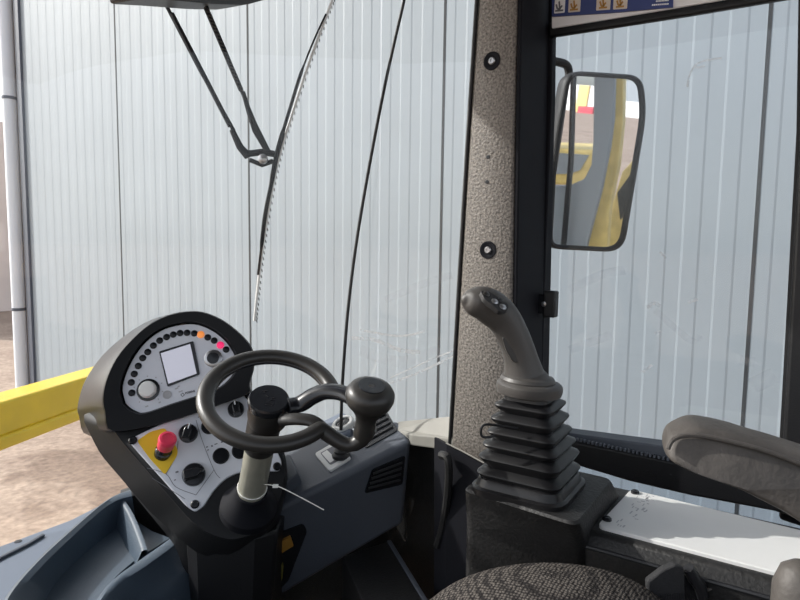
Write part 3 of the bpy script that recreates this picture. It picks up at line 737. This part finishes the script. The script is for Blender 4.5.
# lower trim lip along the inner edge
bm = B(); tube(bm, [V((xL + .001, y, ZP - .028)) for y in (yE, .1, yF + .02)], .004, 8, flat=(EX, .8)); obj('edge_lip', bm, 'hood', cc)
# joystick platform with front drop
jx0, jx1 = g(478, 492, jz).x, g(600, 476, jz).x
plat = rpoly([(g(464, 488, jz).x, g(464, 488, jz).y), (g(576, 523, jz).x, g(576, 523, jz).y), (g(612, 479, jz).x, g(612, 479, jz).y), (g(520, 458, jz).x, g(520, 458, jz).y)], .018, 4)
low = rpoly([(g(464, 490, jz).x, g(464, 490, jz).y), (g(586, 532).x, g(586, 532).y), (g(626, 488).x, g(626, 488).y), (g(530, 470).x, g(530, 470).y)], .018, 4)
cx_ = sum(p[0] for p in plat) / len(plat); cy_ = sum(p[1] for p in plat) / len(plat)
bm = B(); loft(bm, [[V((x + .0, y, .86)) for x, y in low], [V((x, y, ZP - .03)) for x, y in low], [V((cx_ + (x - cx_) * 1.03, cy_ + (y - cy_) * 1.03, jz - .004)) for x, y in plat], [V((x, y, jz)) for x, y in plat]]); obj('joystick_housing', bm, 'darkpan', cc, smooth=40)
# white plate
bm = B(); P2 = rpoly([(p.x, p.y) for p in (pA, pB, pC, pD)], .014, 5)
loft(bm, [[V((x, y, z)) for x, y in P2] for z in (ZP - .008, ZP)]); WP = obj('cover_plate', bm, 'white', cc, smooth=20, bev=.0015, label='white cover plate with a printed sticker at its front end')
for (x, y) in ((606, 520), (634, 493)):
    c = g(x + 1, y); bm = B(); lathe(bm, c, EZ, [(.0075, -.001), (.0075, .003), (.005, .0055), (.003, .0055), (.0025, .003)], 14); obj('screw', bm, 'gloss', WP)
bm = B()
for k in range(34):
    x, y = random.uniform(612, 652), random.uniform(494, 527)
    # keep inside the sticker area (skewed)
    s_ = (y - 494) / 33; xx = 634 - 26 * s_ + random.uniform(4, 26); 
    a = random.choice((0, 1)); w = random.uniform(1.5, 4)
    strip(bm, [g(xx, y), g(xx + (w if a else -w * .6), y + (w * .25 if a else w * .6))], random.uniform(.001, .0025), EZ, .0003)
obj('sticker_print', bm, 'fmark', WP, smooth=0)

# ================================================================== JOYSTICK
jc = g(529, 486, jz); D0 = (jc - EYE).dot(CF)
js = empty('joystick', V((jc.x, jc.y, jz)), 'dark grey joystick with thumb buttons rising from black rubber bellows', 'joystick')
def sq(c, s, z, n=10, rr=.30):
    hs = s / 2; P = rpoly([(c.x - hs, c.y - hs), (c.x + hs, c.y - hs), (c.x + hs, c.y + hs), (c.x - hs, c.y + hs)], s * rr, n)
    return [V((x, y, z)) for x, y in P]
def jz_at(y): return onZ(0, 0, 0) if False else EYE.z + (ray(529, y) * (D0 / 1.0)).z
sc_ = D0 / 600
ct_ = V((jc.x, jc.y))
topc = at(531, 386, D0); 
def cen(z):
    t = (z - jz) / (topc.z - jz); return V((jc.x + (topc.x - jc.x) * t, jc.y + (topc.y - jc.y) * t))
zz = lambda y: topc.z + (386 - y) * sc_ * 1.0
bm = B(); b1 = .158
loft(bm, [sq(cen(jz), b1 * 1.02, jz - .004, rr=.22), sq(cen(jz), b1 * 1.02, jz + .007, rr=.22), sq(cen(jz), b1 * .95, jz + .010, rr=.22), sq(cen(jz), b1 * .90, jz + .022, rr=.22), sq(cen(jz), b1 * .86, jz + .024, rr=.22)]); obj('base_plate', bm, 'boot', js, smooth=40)
bm = B(); rg = []
pl_ = [(489, .132, 0), (482, .146, 1), (477, .126, 0), (468, .144, 1), (462, .122, 0), (453, .140, 1), (447, .114, 0), (441, .130, 1), (436, .104, 0), (429, .118, 1), (424, .092, 0), (416, .110, 1), (410, .084, 0), (403, .100, 1), (398, .076, 0), (391, .074, 0)]
for y, s, o in pl_:
    z = zz(y)
    if o: rg += [sq(cen(z), s * .99, z - .0022, rr=.17), sq(cen(z), s * 1.0, z, rr=.17), sq(cen(z), s * .985, z + .0020, rr=.17)]
    else: rg.append(sq(cen(z), s, z, rr=.25))
loft(bm, rg); obj('bellows', bm, 'boot', js, smooth=45)
bm = B(); fo = at(487, 431, D0 - .055); tube(bm, cr([fo + CR * .012 + CD * .008, fo + CR * -.006 + CD * .010, fo + CR * -.010, fo + CR * -.004 - CD * .010, fo + CR * .018 - CD * .009, fo + CR * .05 - CD * .004], 4), .0022, 8); obj('curled_fold', bm, 'boot', js)
# collar + flange
jt = topc
ex_ = (CR * .98 + CD * .06).normalized(); ju = (EZ - ex_ * EZ.dot(ex_)).normalized()
bm = B(); lathe(bm, at(529, 391, D0), ju, [(.046, -.006), (.054, -.003), (.056, .004), (.0555, .012), (.052, .016), (.046, .018)], 40); obj('collar', bm, 'joy', js)
bm = B(); lathe(bm, at(527.5, 381, D0), ju, [(.046, -.004), (.047, .003), (.044, .008), (.036, .011), (.030, .018)], 40); obj('grip_flange', bm, 'joy', js)
# grip
GP = [(525, 381, 25), (523.5, 372, 20), (521, 360, 17.5), (517, 346, 16.5), (511.5, 333, 16.5), (505, 321, 17), (498, 313, 18), (490, 307, 18.2), (482, 303, 17.3), (474, 301.5, 15), (468.5, 300.5, 11.5), (465, 300, 6.5), (463.5, 300, 1)]
pth = [at(x, y, D0 - .003 * i) for i, (x, y, r) in enumerate(GP)]
bm = B(); tube(bm, cr(pth, 3), [r for i in range(len(GP) - 1) for r in [(GP[i][2] + (GP[i + 1][2] - GP[i][2]) * k / 3) * sc_ * .97 for k in range(3)]] + [GP[-1][2] * sc_], 28); obj('grip', bm, 'joy', js, smooth=60)
# thumb pad with buttons on the head
hn = (CR * .35 - CD * .72 - CF * .62).normalized()
hc = at(490, 301, D0 - .026)
TPd = PL(490, 301, D0 - .026, wn=hn); TPd.o = hc + hn * .0255
bm = B(); loft(bm, [[TPd.p(x, y, o) for x, y in rpoly([(480, 290.5), (489, 291.5), (509, 305), (508, 311), (500, 312), (484, 299)], 3)] for o in (-.008, .001)]); obj('thumb_pad', bm, 'rubber', js, smooth=20, bev=.001)
for (x, y, m, r) in ((486, 294.5, 'rim', .0062), (494.5, 302, 'chrome', .006), (500, 300.8, 'hood', .0048), (502.5, 307.5, 'chrome', .006)):
    c = TPd.p(x, y, 0); bm = B(); lathe(bm, c, TPd.n, [(r, -.002), (r, .002), (r * .7, .0035), (.0005, .004)], 16); obj('thumb_button', bm, m, js)
# side ribbing pad + seam
def onsurf(x, y, d): return at(x, y, d)
bm = B(); pp_ = [onsurf(x, y, D0 - .0335) for x, y in rpoly([(502, 337), (508, 335), (517, 352), (518, 363), (513, 362), (506, 350)], 3)]
prism(bm, pp_, CF * .012); obj('side_pad', bm, 'rim', js, smooth=30, bev=.001)

# ================================================================== SEAT, ARMREST, BUCKLE
seat = empty('driver_seat', at(560, 640, .95), 'driver seat cushion in dark dotted woven fabric', 'seat')
ZS = 1.50
top = [(426, 600), (440, 588), (458, 576.5), (480, 568), (505, 562), (530, 559), (558, 558.5), (590, 562), (620, 570), (645, 582), (672, 602)]
bm = B(); rows = []
dS = .85
fr = [at(x, y, dS) for x, y in top]
back = V((CF.x, CF.y, 0)).normalized()
for (f, dz, sc2) in ((.03, -.20, 1.0), (.035, -.06, 1.01), (.02, -.018, 1.0), (.0, -.002, .99), (-.03, .001, .985), (-.10, -.004, .99), (-.20, -.02, 1.0), (-.34, -.05, 1.0)):
    c = sum(fr, V((0, 0, 0))) / len(fr)
    rows.append([c + (p - c) * sc2 + back * f + V((0, 0, dz)) for p in fr])
R = [[bm.verts.new(p) for p in r] for r in rows]
for a, b in zip(R, R[1:]): ring_faces(bm, a, b, False)
lowr = [bm.verts.new(p + V((0, 0, -.22))) for p in rows[-1]]; ring_faces(bm, R[-1], lowr, False)
bm.faces.new(R[0] + lowr[::-1]) if False else None
obj('cushion', bm, 'fabric', seat, smooth=60, sub=1)
bm = B(); cz = [p + V((0, 0, -.16)) - back * .02 for p in fr]; prism(bm, [cz[0], cz[-1], cz[-1] - back * .30, cz[0] - back * .30], V((0, 0, -.10))); obj('seat_base', bm, 'black', seat)

# armrest
ar = empty('armrest', at(760, 520, .74), 'padded grey-brown vinyl armrest tilted over the side console', 'armrest')
out = rpoly([(667, 449), (671, 437), (692, 426), (725, 431), (790, 449), (900, 486), (900, 600), (800, 524), (735, 490), (690, 474), (668, 462)], [10, 12, 14, 20, 20, 1, 1, 20, 16, 14, 10], 4)
AP = PL(735, 462, .78, wn=V((-.80, -.30, .30)))
aw = V((.90, .30, .05)).normalized()
ao = [AP.p(x, y) for x, y in out]; c = sum(ao, V((0, 0, 0))) / len(ao)
def arx(ins, off):
    r = []
    n = len(out)
    return [AP.p(*((V(q) - (V(q) - V((790, 480))).normalized() * ins)[:])) + aw * off for q in out]
bm = B(); loft(bm, [arx(9, .0), arx(4, .004), arx(1.2, .012), arx(0, .022), arx(0, .035), arx(1.0, .050), arx(5, .062), arx(12, .066)]); obj('pad', bm, 'arm', ar, smooth=60)
# welt seam along the pad
wl = [(667, 449), (671, 441), (681, 436), (700, 436), (730, 442), (770, 453), (830, 477), (880, 499)]
bm = B(); tube(bm, cr([AP.p(x, y, .0045) for x, y in wl], 5), .0032, 8); obj('welt_seam', bm, 'arm', ar)

# rounded beige-grey lever end in the bottom corner
kbp = at(800, 592, .70)
bm = B(); lathe(bm, kbp + CD * .06, -CD, [(.020, -.06), (.027, .0), (.030, .04), (.028, .068), (.020, .088), (.008, .096), (.001, .097)], 24)
obj('seat_lever_knob', bm, 'arm', label='rounded grey-brown knob in the bottom right corner beside the console', cat='knob')

# belt buckle and strap
sb = empty('seat_belt', at(670, 600, .84), 'black seat belt strap with buckle tongue between seat and side console', 'seat belt')
ST = [(648, 582), (664, 570), (676, 565), (684, 568), (686, 604), (648, 606)]
bm = B(); prism(bm, [at(x, y, .84) for x, y in rpoly(ST, 2, 3)], back * .012); obj('strap', bm, 'belt', sb, smooth=20, bev=.002)
bm = B()
for k in range(14):
    x = 652 + k * 2.4; prism(bm, [at(x, 595.5 - k * .18, .8395), at(x + 1.3, 595.3 - k * .18, .8395), at(x + 1.3, 599, .8395), at(x, 599, .8395)], back * .003)
obj('stitching', bm, 'hood', sb, smooth=0)
bm = B(); tube(bm, [at(688, 568, .85), at(694, 578, .85), at(700, 586, .85), at(703, 598, .85)], [.0095, .0105, .0105, .009], 12, flat=(CR, .8)); obj('buckle_tongue', bm, 'hood', sb)
bm = B(); prism(bm, [at(x, y, .865) for x, y in rpoly([(684, 570), (692, 576), (700, 592), (716, 590), (722, 610), (684, 610)], 2)], back * .03); obj('buckle', bm, 'gloss', sb, bev=.004)
bm = B(); tube(bm, [at(700, 594, .855), at(708, 590, .855), at(716, 587, .855)], .002, 6); tube(bm, [at(700, 595, .855), at(706, 599, .855)], .002, 6); obj('wire', bm, 'arm', sb)

# ================================================================== STORAGE TRAY (left, low)
ty = empty('storage_tray', onZ(90, 570, 1.18), 'blue-grey moulded storage tray left of the console pedestal', 'tray')
ZT_ = 1.30
h = lambda x, y, z=ZT_: onZ(x, y, z)
orim = [(-12, 640), (5, 598), (35, 562), (70, 530), (100, 505), (116, 495), (130, 490)]
irim = [(2, 640), (14, 600), (42, 566), (74, 535), (102, 510), (118, 500), (132, 496)]
flo = [(20, 650), (40, 610), (58, 580), (82, 556), (106, 536), (122, 524), (136, 521)]
o3 = cr([h(*p) for p in orim], 5); i3 = cr([h(*p) for p in irim], 5); f3 = cr([onZ(p[0], p[1], ZT_ - .07) for p in flo], 5)
o3b = [p + V((0, 0, -.26)) for p in o3]
bm = B()
R = [[bm.verts.new(p) for p in r] for r in (o3b, o3, [(a + b) / 2 + V((0, 0, .006)) for a, b in zip(o3, i3)], i3, f3)]
for a, b in zip(R, R[1:]): ring_faces(bm, a, b, False)
obj('outer_wall', bm, 'tray', ty, smooth=50)
# floor of tray and inner wall (right-hand ridge)
rid = [(70, 650), (105, 588), (140, 560), (160, 546), (172, 537)]
rid2 = [(82, 655), (112, 592), (146, 566), (164, 553), (178, 542)]
fl2 = [onZ(x - 2, y - 2, ZT_ - .062) for x, y in ((66, 655), (106, 592), (136, 563), (158, 549), (172, 540))]
bm = B(); rr_ = cr(fl2, 7); n = len(f3)
fr2 = [rr_[int(i * (len(rr_) - 1) / (n - 1))] for i in range(n)]
R = [[bm.verts.new(p) for p in r] for r in (f3, [a.lerp(b, .5) + V((0, 0, -.006)) for a, b in zip(f3, fr2)], fr2, [p + V((0, 0, -.02)) for p in fr2], [p + V((0, 0, -.02)) for p in f3])]
for a, b in zip(R, R[1:]): ring_faces(bm, a, b, False)
obj('tray_floor', bm, 'tray', ty, smooth=50)
bm = B(); r1 = cr([h(x, y, ZT_ - .025) for x, y in rid], 5); r2 = cr([h(x, y, ZT_ - .025) for x, y in rid2], 5)
s1_ = [p + V((0, 0, -.12)) for p in r1]; 
t2 = [p + V((.015, -.02, -.035)) for p in r2]; t3 = [p + V((.012, -.035, -.045)) for p in r2]; t4 = [p + V((.03, -.06, -.07)) for p in r2]; t5 = [p + V((.05, -.07, -.16)) for p in r2]; t6 = [p + V((.05, -.06, -.3)) for p in r2]
R = [[bm.verts.new(p) for p in r] for r in (s1_, r1, [(a + b) / 2 + V((0, 0, .004)) for a, b in zip(r1, r2)], r2, t2, t3, t4, t5, t6)]
for a, b in zip(R, R[1:]): ring_faces(bm, a, b, False)
obj('inner_ridge', bm, 'tray', ty, smooth=40)
# divider rib
dv = cr([h(118, 496, ZT_ - .005), h(128, 510, ZT_ - .012), h(137, 530, ZT_ - .018), h(144, 550, ZT_ - .024)], 5)
bm = B(); w_ = CR * .012
R = [[bm.verts.new(p) for p in r] for r in ([p - w_ * 2.4 + V((0, 0, -.06)) for p in dv], [p - w_ * .5 + V((0, 0, -.004)) for p in dv], dv, [p + w_ * .7 for p in dv], [p + w_ + V((0, 0, -.07)) for p in dv])]
for a, b in zip(R, R[1:]): ring_faces(bm, a, b, False)
obj('divider', bm, 'tray', ty, smooth=40)

# outer sill with a bolt hole and slot
sl = empty('step_sill', onZ(20, 570, 1.1), 'pale blue-grey sill outside the tray with a dark bolt hole', 'sill')
ZL = 1.22
bm = B(); prism(bm, [onZ(x, y, ZL) for x, y in ((-80, 575), (0, 546), (70, 520), (100, 505), (60, 545), (0, 610), (-60, 640))], V((0, 0, -.05))); obj('sill_panel', bm, 'sill', sl, smooth=0, bev=.004)
bm = B(); tube(bm, [onZ(-10, 563, ZL + .004), onZ(10, 553, ZL + .004), onZ(30, 543, ZL + .004), onZ(43, 535, ZL + .004)], .006, 8, flat=(EZ, .6)); obj('slot_bead', bm, 'dash', sl)
c = onZ(18, 541.5, ZL); bm = B(); lathe(bm, c, EZ, [(.009, -.001), (.009, .001), (.006, .0012)], 14); obj('bolt_hole', bm, 'gloss', sl)

# ================================================================== OUTSIDE: beam, wiper, mirror
by = 2.35
bm = B()
bb = [onY(-60, 424, by), onY(0, 405.5, by), onY(55, 388, by), onY(90, 377, by), onY(260, 330, by), onY(260, 388, by), onY(90, 425, by), onY(55, 435, by), onY(0, 450, by), onY(-60, 466, by)]
fb = empty('machine_frame', V((onY(40, 450, by).x, by, GZ)), 'yellow machine frame, its crossbeam outside the windscreen at left, its rear post in the mirror', 'machine frame')
q0 = onY(0, 403, by); q1 = onZ(84, 378, q0.z); bd = (q1 - q0); bd.z = 0; bd.normalize(); bnn = V((-bd.y, bd.x, 0))
zb1 = onY(0, 450, by).z; bL = (onZ(176, 352, q0.z) - q0).dot(bd)
def ybar(a0, a1, ztop, zbot, o0, o1, name, m='yellow', bev=.012):
    c = q0 + bd * ((a0 + a1) / 2) + bnn * ((o0 + o1) / 2); c.z = (ztop + zbot) / 2
    bm = B(); box(bm, c, bd, bnn, EZ, a1 - a0, o1 - o0, ztop - zbot); return obj(name, bm, m, fb, bev=bev, seg=3)
ybar(-.9, bL, q0.z, zb1 + .045, 0, .14, 'crossbeam')
ybar(-.9, bL, zb1 + .05, zb1, -.015, .12, 'lower_flange')
ybar(bL - .2, bL - .02, zb1 + .02, GZ, .02, .12, 'leg'); ybar(-.9, -.7, zb1 + .02, GZ, .02, .12, 'leg')

# wiper
wy = empty('windscreen_wiper', at(215, -10, 1.98), 'black twin-arm wiper hanging outside the windscreen', 'wiper')
D = 2.0
def ws(x, y, d=D): return at(x, y, d)
bm = B(); tube(bm, [ws(150, -22), ws(165, 3), ws(200, 70), ws(234, 131)], .0065, 8); tube(bm, [ws(172, 14), ws(199, 66), ws(230, 126)], .009, 8, flat=(CR, .9)); obj('wiper_arm', bm, 'matte', wy)
bm = B(); tube(bm, [ws(192, -25), ws(205, 3), ws(225, 50), ws(242, 92), ws(258, 130)], .006, 8); tube(bm, [ws(206, 8), ws(226, 55), ws(241, 90)], .0085, 8)
obj('link_arm', bm, 'matte', wy)
bm = B()
for k in range(22):
    t = k / 21; p = ws(208 + 33 * t, 12 + 78 * t, D - .012); tube(bm, [p - CR * .007 - CD * .002, p + CR * .007 + CD * .002], .0022, 5)
obj('link_spring', bm, 'rubber', wy)
bm = B(); tube(bm, [ws(232, 130), ws(240, 147), ws(248, 156)], [.009, .012, .014], 10); tube(bm, [ws(243, 92), ws(250, 115), ws(256, 130), ws(268, 152)], [.007, .009, .013, .010], 10); tube(bm, [ws(247, 154), ws(262, 152), ws(274, 154)], .011, 10); tube(bm, [ws(250, 160), ws(262, 165), ws(273, 161)], .008, 10)
obj('pivot_bracket', bm, 'matte', wy)
bm = B(); lathe(bm, ws(263, 159, D - .02), -CF, [(.016, -.006), (.016, .006), (.008, .010), (.001, .011)], 14); obj('pivot_pin', bm, 'chrome', wy)
bl = [(336, -10), (331, 4), (319, 36), (305, 75), (292, 115), (281, 150), (273, 185), (266, 225), (261, 260), (257, 295), (254.5, 321)]
bm = B(); tube(bm, cr([ws(x, y) for x, y in bl], 4), [.0055] * 41, 8, flat=(CR, .8)); BL = obj('wiper_blade', bm, 'knobw', wy, label='pale worn rubber blade')
bm = B()
bp_ = cr([ws(x + 2.2, y, D + .008) for x, y in bl], 6)
for i in range(len(bp_) - 1):
    p = bp_[i].lerp(bp_[i + 1], .5); q = p + (bp_[i + 1] - bp_[i]).normalized() * .010; tube(bm, [p - CR * .002, q + CR * .002], .0018, 5)
obj('blade_segments', bm, 'rubber', BL)
b2 = [(326, 14), (314, 40), (301, 73), (291, 105), (282, 135), (276, 158), (271, 185), (265, 215), (261, 250), (258, 275)]
bm = B(); tube(bm, cr([ws(x, y, D - .01) for x, y in b2], 4), [.003] * 8 + [.0055] * 8 + [.008] * 8 + [.0065] * 8 + [.004] * 5, 8); obj('blade_holder', bm, 'matte', wy)

# wing mirror
DM = 1.63
cv = ray(595, 162).normalized(); az = math.radians(192); el = math.radians(-5.4)
rv = V((math.sin(az) * math.cos(el), math.cos(az) * math.cos(el), math.sin(el)))
MN = (rv - cv).normalized()
MP = PL(595, 162, DM, wn=MN)
mo = rpoly([(566, 70), (642, 75), (646, 114), (623, 253), (546, 249), (551, 152)], [16, 16, 60, 20, 14, 60], 6)
def mring(s, off): 
    c = V((595, 162)); return [MP.p(*((c + (V(q) - c) * s)[:])) + MN * off for q in mo]
def mins(ins, off):
    n = len(mo); r = []
    for i in range(n):
        a, b = V(mo[i - 1]), V(mo[(i + 1) % n]); t = (b - a).normalized(); nn = V((-t.y, t.x))
        p = V(mo[i]); 
        if (p + nn - V((595, 162))).length > (p - V((595, 162))).length: nn = -nn
        q = p + nn * ins; r.append(MP.p(q.x, q.y) + MN * off)
    return r
wm = empty('wing_mirror', MP.o - V((0, 0, .25)), 'black framed wing mirror outside the side door, reflecting a yellow post', 'mirror')
bm = B(); loft(bm, [mins(8, -.05), mins(1.5, -.04), mins(0, -.015), mins(.6, .006), mins(2.5, .010), mins(5.0, .006), mins(5.2, -.004)]); obj('housing', bm, 'rubber', wm, smooth=50)
bm = B(); loft(bm, [mins(5, -.004), mins(5, .001)]); obj('mirror_glass', bm, 'mirror', wm, smooth=0, label='reflecting mirror glass')
bm = B(); tube(bm, cr([at(520, 58, 1.66), at(545, 60, 1.67), at(560, 62.5, 1.68), at(567, 66, 1.69), at(569, 76, 1.70), at(568, 100, 1.70), at(566, 130, 1.70)], 5), .0115, 10); obj('mirror_arm', bm, 'rubber', wm)
bm = B(); tube(bm, [at(569, 74, 1.70), at(560, 210, 1.70)], .010, 10); box(bm, at(575, 120, 1.685), CR, CD, CF, .05, .04, .02); obj('mirror_bracket', bm, 'rubber', wm)
# small latch on the front edge of the side glass
wl_ = empty('window_latch', onX(548, 318, XG - .03), 'small black latch on the front edge of the side window', 'latch')
bm = B(); box(bm, onX(551, 304, XG - .03), EX, EY, EZ, .030, .028, .062); obj('latch_body', bm, 'rubber', wl_, bev=.004)
bm = B(); box(bm, onX(544, 304, XG - .032), EX, EY, EZ, .02, .035, .045); obj('latch_mount', bm, 'gloss', wl_, bev=.003)
bm = B(); lathe(bm, onX(544, 304, XG - .044), V((-1, 0, 0)), [(.006, -.002), (.006, .003), (.001, .004)], 12); obj('latch_screw', bm, 'chrome', wl_)

# warning placard
XQ = XG - .050
q = lambda x, y, o=0: onX(x, y, XQ - o)
pc = empty('warning_placard', q(610, 18), 'dark blue placard with four pictogram tiles above the side window', 'placard')
bm = B(); prism(bm, [q(*p) for p in ((552, -40), (673, -58), (673, 7), (620, 12), (552, 16.5))], V((.004, 0, 0))); obj('placard_sheet', bm, 'blue', pc, smooth=0)
for (x0, x1, y1, c) in ((554, 564.5, 13.5, 'hdr'), (568, 580, 12.5, 'tile'), (596, 610, 10.5, 'tile'), (613, 627, 9.5, 'tile')):
    y0 = y1 - 16
    bm = B(); prism(bm, [q(x, y, .001) for x, y in rpoly([(x0 + 1, y0), (x1 + 1, y0 - 1), (x1, y1 - 1), (x0, y1)], 1)], V((.002, 0, 0))); tl = obj('pictogram_tile', bm, c, pc, smooth=0)
    xm = (x0 + x1) / 2; bm = B()
    for ln in ([(xm - 3, y1 - 9), (xm - 2, y1 - 5), (xm, y1 - 4), (xm + 3, y1 - 8)], [(xm, y1 - 12), (xm + .6, y1 - 4)], [(xm - 4, y1 - 2.5), (xm + 4, y1 - 3.2)]):
        strip(bm, [q(x, y, .0016) for x, y in ln], .0035, V((-1, 0, 0)), .0006)
    obj('pictogram', bm, 'amber' if c == 'tile' else 'mark', tl, smooth=0)
bm = B()
for (x0, x1, y) in ((652, 669, 5.0), (656, 669, 1.2)):
    n_ = 9
    for k in range(n_):
        a = x0 + (x1 - x0) * k / n_; strip(bm, [q(a, y - (a - x0) * .07, .001), q(a + (x1 - x0) / n_ * .75, y - (a - x0) * .07, .001)], .0028, V((-1, 0, 0)), .0004)
obj('small_print', bm, 'wmark', pc, smooth=0)

# ---- rear of the machine, seen in the mirror
MO = lambda x, y: (MP.p(x, y), None)
def refl(x, y, Y):
    p = MP.p(x, y, .001); v = ray(x, y).normalized(); r = v - MN * 2 * v.dot(MN); t = (Y - p.y) / r.y
    return p + r * t
def reflZ(x, y, Z):
    p = MP.p(x, y, .001); v = ray(x, y).normalized(); r = v - MN * 2 * v.dot(MN); t = (Z - p.z) / r.z
    return p + r * t
rq = fb
bm = B(); prism(bm, [refl(x, y, -.85) for x, y in ((594, 60), (615, 60), (613, 120), (609, 150), (601, 190), (588, 240), (583, 262), (540, 262), (540, 186), (568, 186), (584, 179), (591, 165), (593, 140))], V((0, -.05, 0))); obj('rear_quarter', bm, 'grey', rq, smooth=0, bev=.006)
bm = B(); tube(bm, [refl(574, 60, -.80), refl(571, 160, -.80), refl(563, 250, -.80)], .014, 10); obj('rear_rail', bm, 'rubber', rq)
yr = fb
bm = B(); prism(bm, [refl(x, y, -.95) for x, y in ((614.5, 60), (623.5, 60), (622.5, 120), (618, 165), (609, 210), (606, 262), (575, 262), (590, 225), (602, 190), (609, 150), (613, 115))], V((0, -.08, 0))); obj('rear_post', bm, 'liftyellow', yr, smooth=0, bev=.006)
bm = B(); prism(bm, [refl(x, y, -1.7) for x, y in ((612, 205), (622, 172), (644, 148), (646, 190), (628, 262), (606, 262))], V((0, -.2, 0))); obj('rear_fender', bm, 'liftyellow', yr, smooth=0, bev=.01)
bm = B(); prism(bm, [refl(x, y, -1.6) for x, y in ((617, 193), (637, 165), (636, 190), (620, 220))], V((0, -.08, 0))); obj('fender_recess', bm, 'darkpan', yr, smooth=0)
hd = fb
bm = B(); prism(bm, [refl(x, y, -2.2) for x, y in ((530, 147), (596, 150), (596, 186), (530, 184))], V((0, -.8, 0))); obj('hood_shell', bm, 'liftyellow', hd, smooth=0, bev=.02)
bm = B(); prism(bm, [refl(x, y, -2.19) for x, y in ((530, 151), (589, 155), (580, 170), (570, 174), (530, 174))], V((0, -.02, 0))); obj('hood_window', bm, 'grey', hd, smooth=0)
def far(name, P, Y, m, label, cat, group=None, dep=2.0):
    z0 = 0.0; bm = B(); a, b = refl(P[0], P[1], Y), refl(P[2], P[3], Y)
    x0, x1 = min(a.x, b.x), max(a.x, b.x); zb_, zt_ = min(a.z, b.z), max(a.z, b.z)
    abox(bm, (x0, Y - dep, GZ), (x1, Y, zt_)); return obj(name, bm, m, label=label, cat=cat, group=group, smooth=0, bev=.03)
far('shipping_container', (578, 106, 591, 120), -80, 'redpaint', 'red container far behind, seen in the wing mirror', 'container', dep=3)
far('parked_van', (622, 101, 645, 119), -80, 'whitep', 'white van far behind, right of the yellow post in the wing mirror', 'van', dep=3)
far('site_cabin', (540, 82, 596, 120), -88, 'whitep', 'pale site cabin far behind, left of the grey body in the wing mirror', 'cabin', dep=3)
far('parked_truck', (618, 80, 650, 97), -86, 'grey', 'dark truck far behind, upper right in the wing mirror', 'truck', dep=3)
far('parked_loader', (579, 85, 587, 100), -83, 'liftyellow', 'yellow machine far behind, seen in the wing mirror', 'machine', dep=.9)


# ================================================================== LIGHT
w = bpy.data.worlds.new('sky'); sc.world = w; w.use_nodes = True; nt = w.node_tree; bg = nt.nodes['Background']
sk = nt.nodes.new('ShaderNodeTexSky'); sk.sky_type = 'NISHITA'; sk.sun_disc = False; sk.sun_elevation = math.radians(34); sk.air_density = 1.0; sk.dust_density = 2.5; sk.ozone_density = 1.0
sk.sun_rotation = math.radians(-20)
mxs = nt.nodes.new('ShaderNodeHueSaturation'); mxs.inputs['Saturation'].default_value = .35
nt.links.new(sk.outputs[0], mxs.inputs['Color']); nt.links.new(mxs.outputs[0], bg.inputs[0]); bg.inputs[1].default_value = .26
sd = bpy.data.lights.new('sun', 'SUN'); sd.energy = 4.2; sd.angle = math.radians(.6); sd.color = (1, .96, .91)
so = bpy.data.objects.new('sun', sd); COL.objects.link(so)
sv = V((-.36, .93, 0)).normalized() * math.cos(math.radians(32)) + V((0, 0, math.sin(math.radians(32))))
so.rotation_euler = sv.to_track_quat('Z', 'Y').to_euler(); so.location = (0, 0, 8)
sc.view_settings.view_transform = 'Standard'; sc.view_settings.look = 'None'; sc.view_settings.gamma = 1; sc.view_settings.use_curve_mapping = False
sc.view_settings.exposure = 0.0
sc.cycles.max_bounces = 10; sc.cycles.transparent_max_bounces = 16
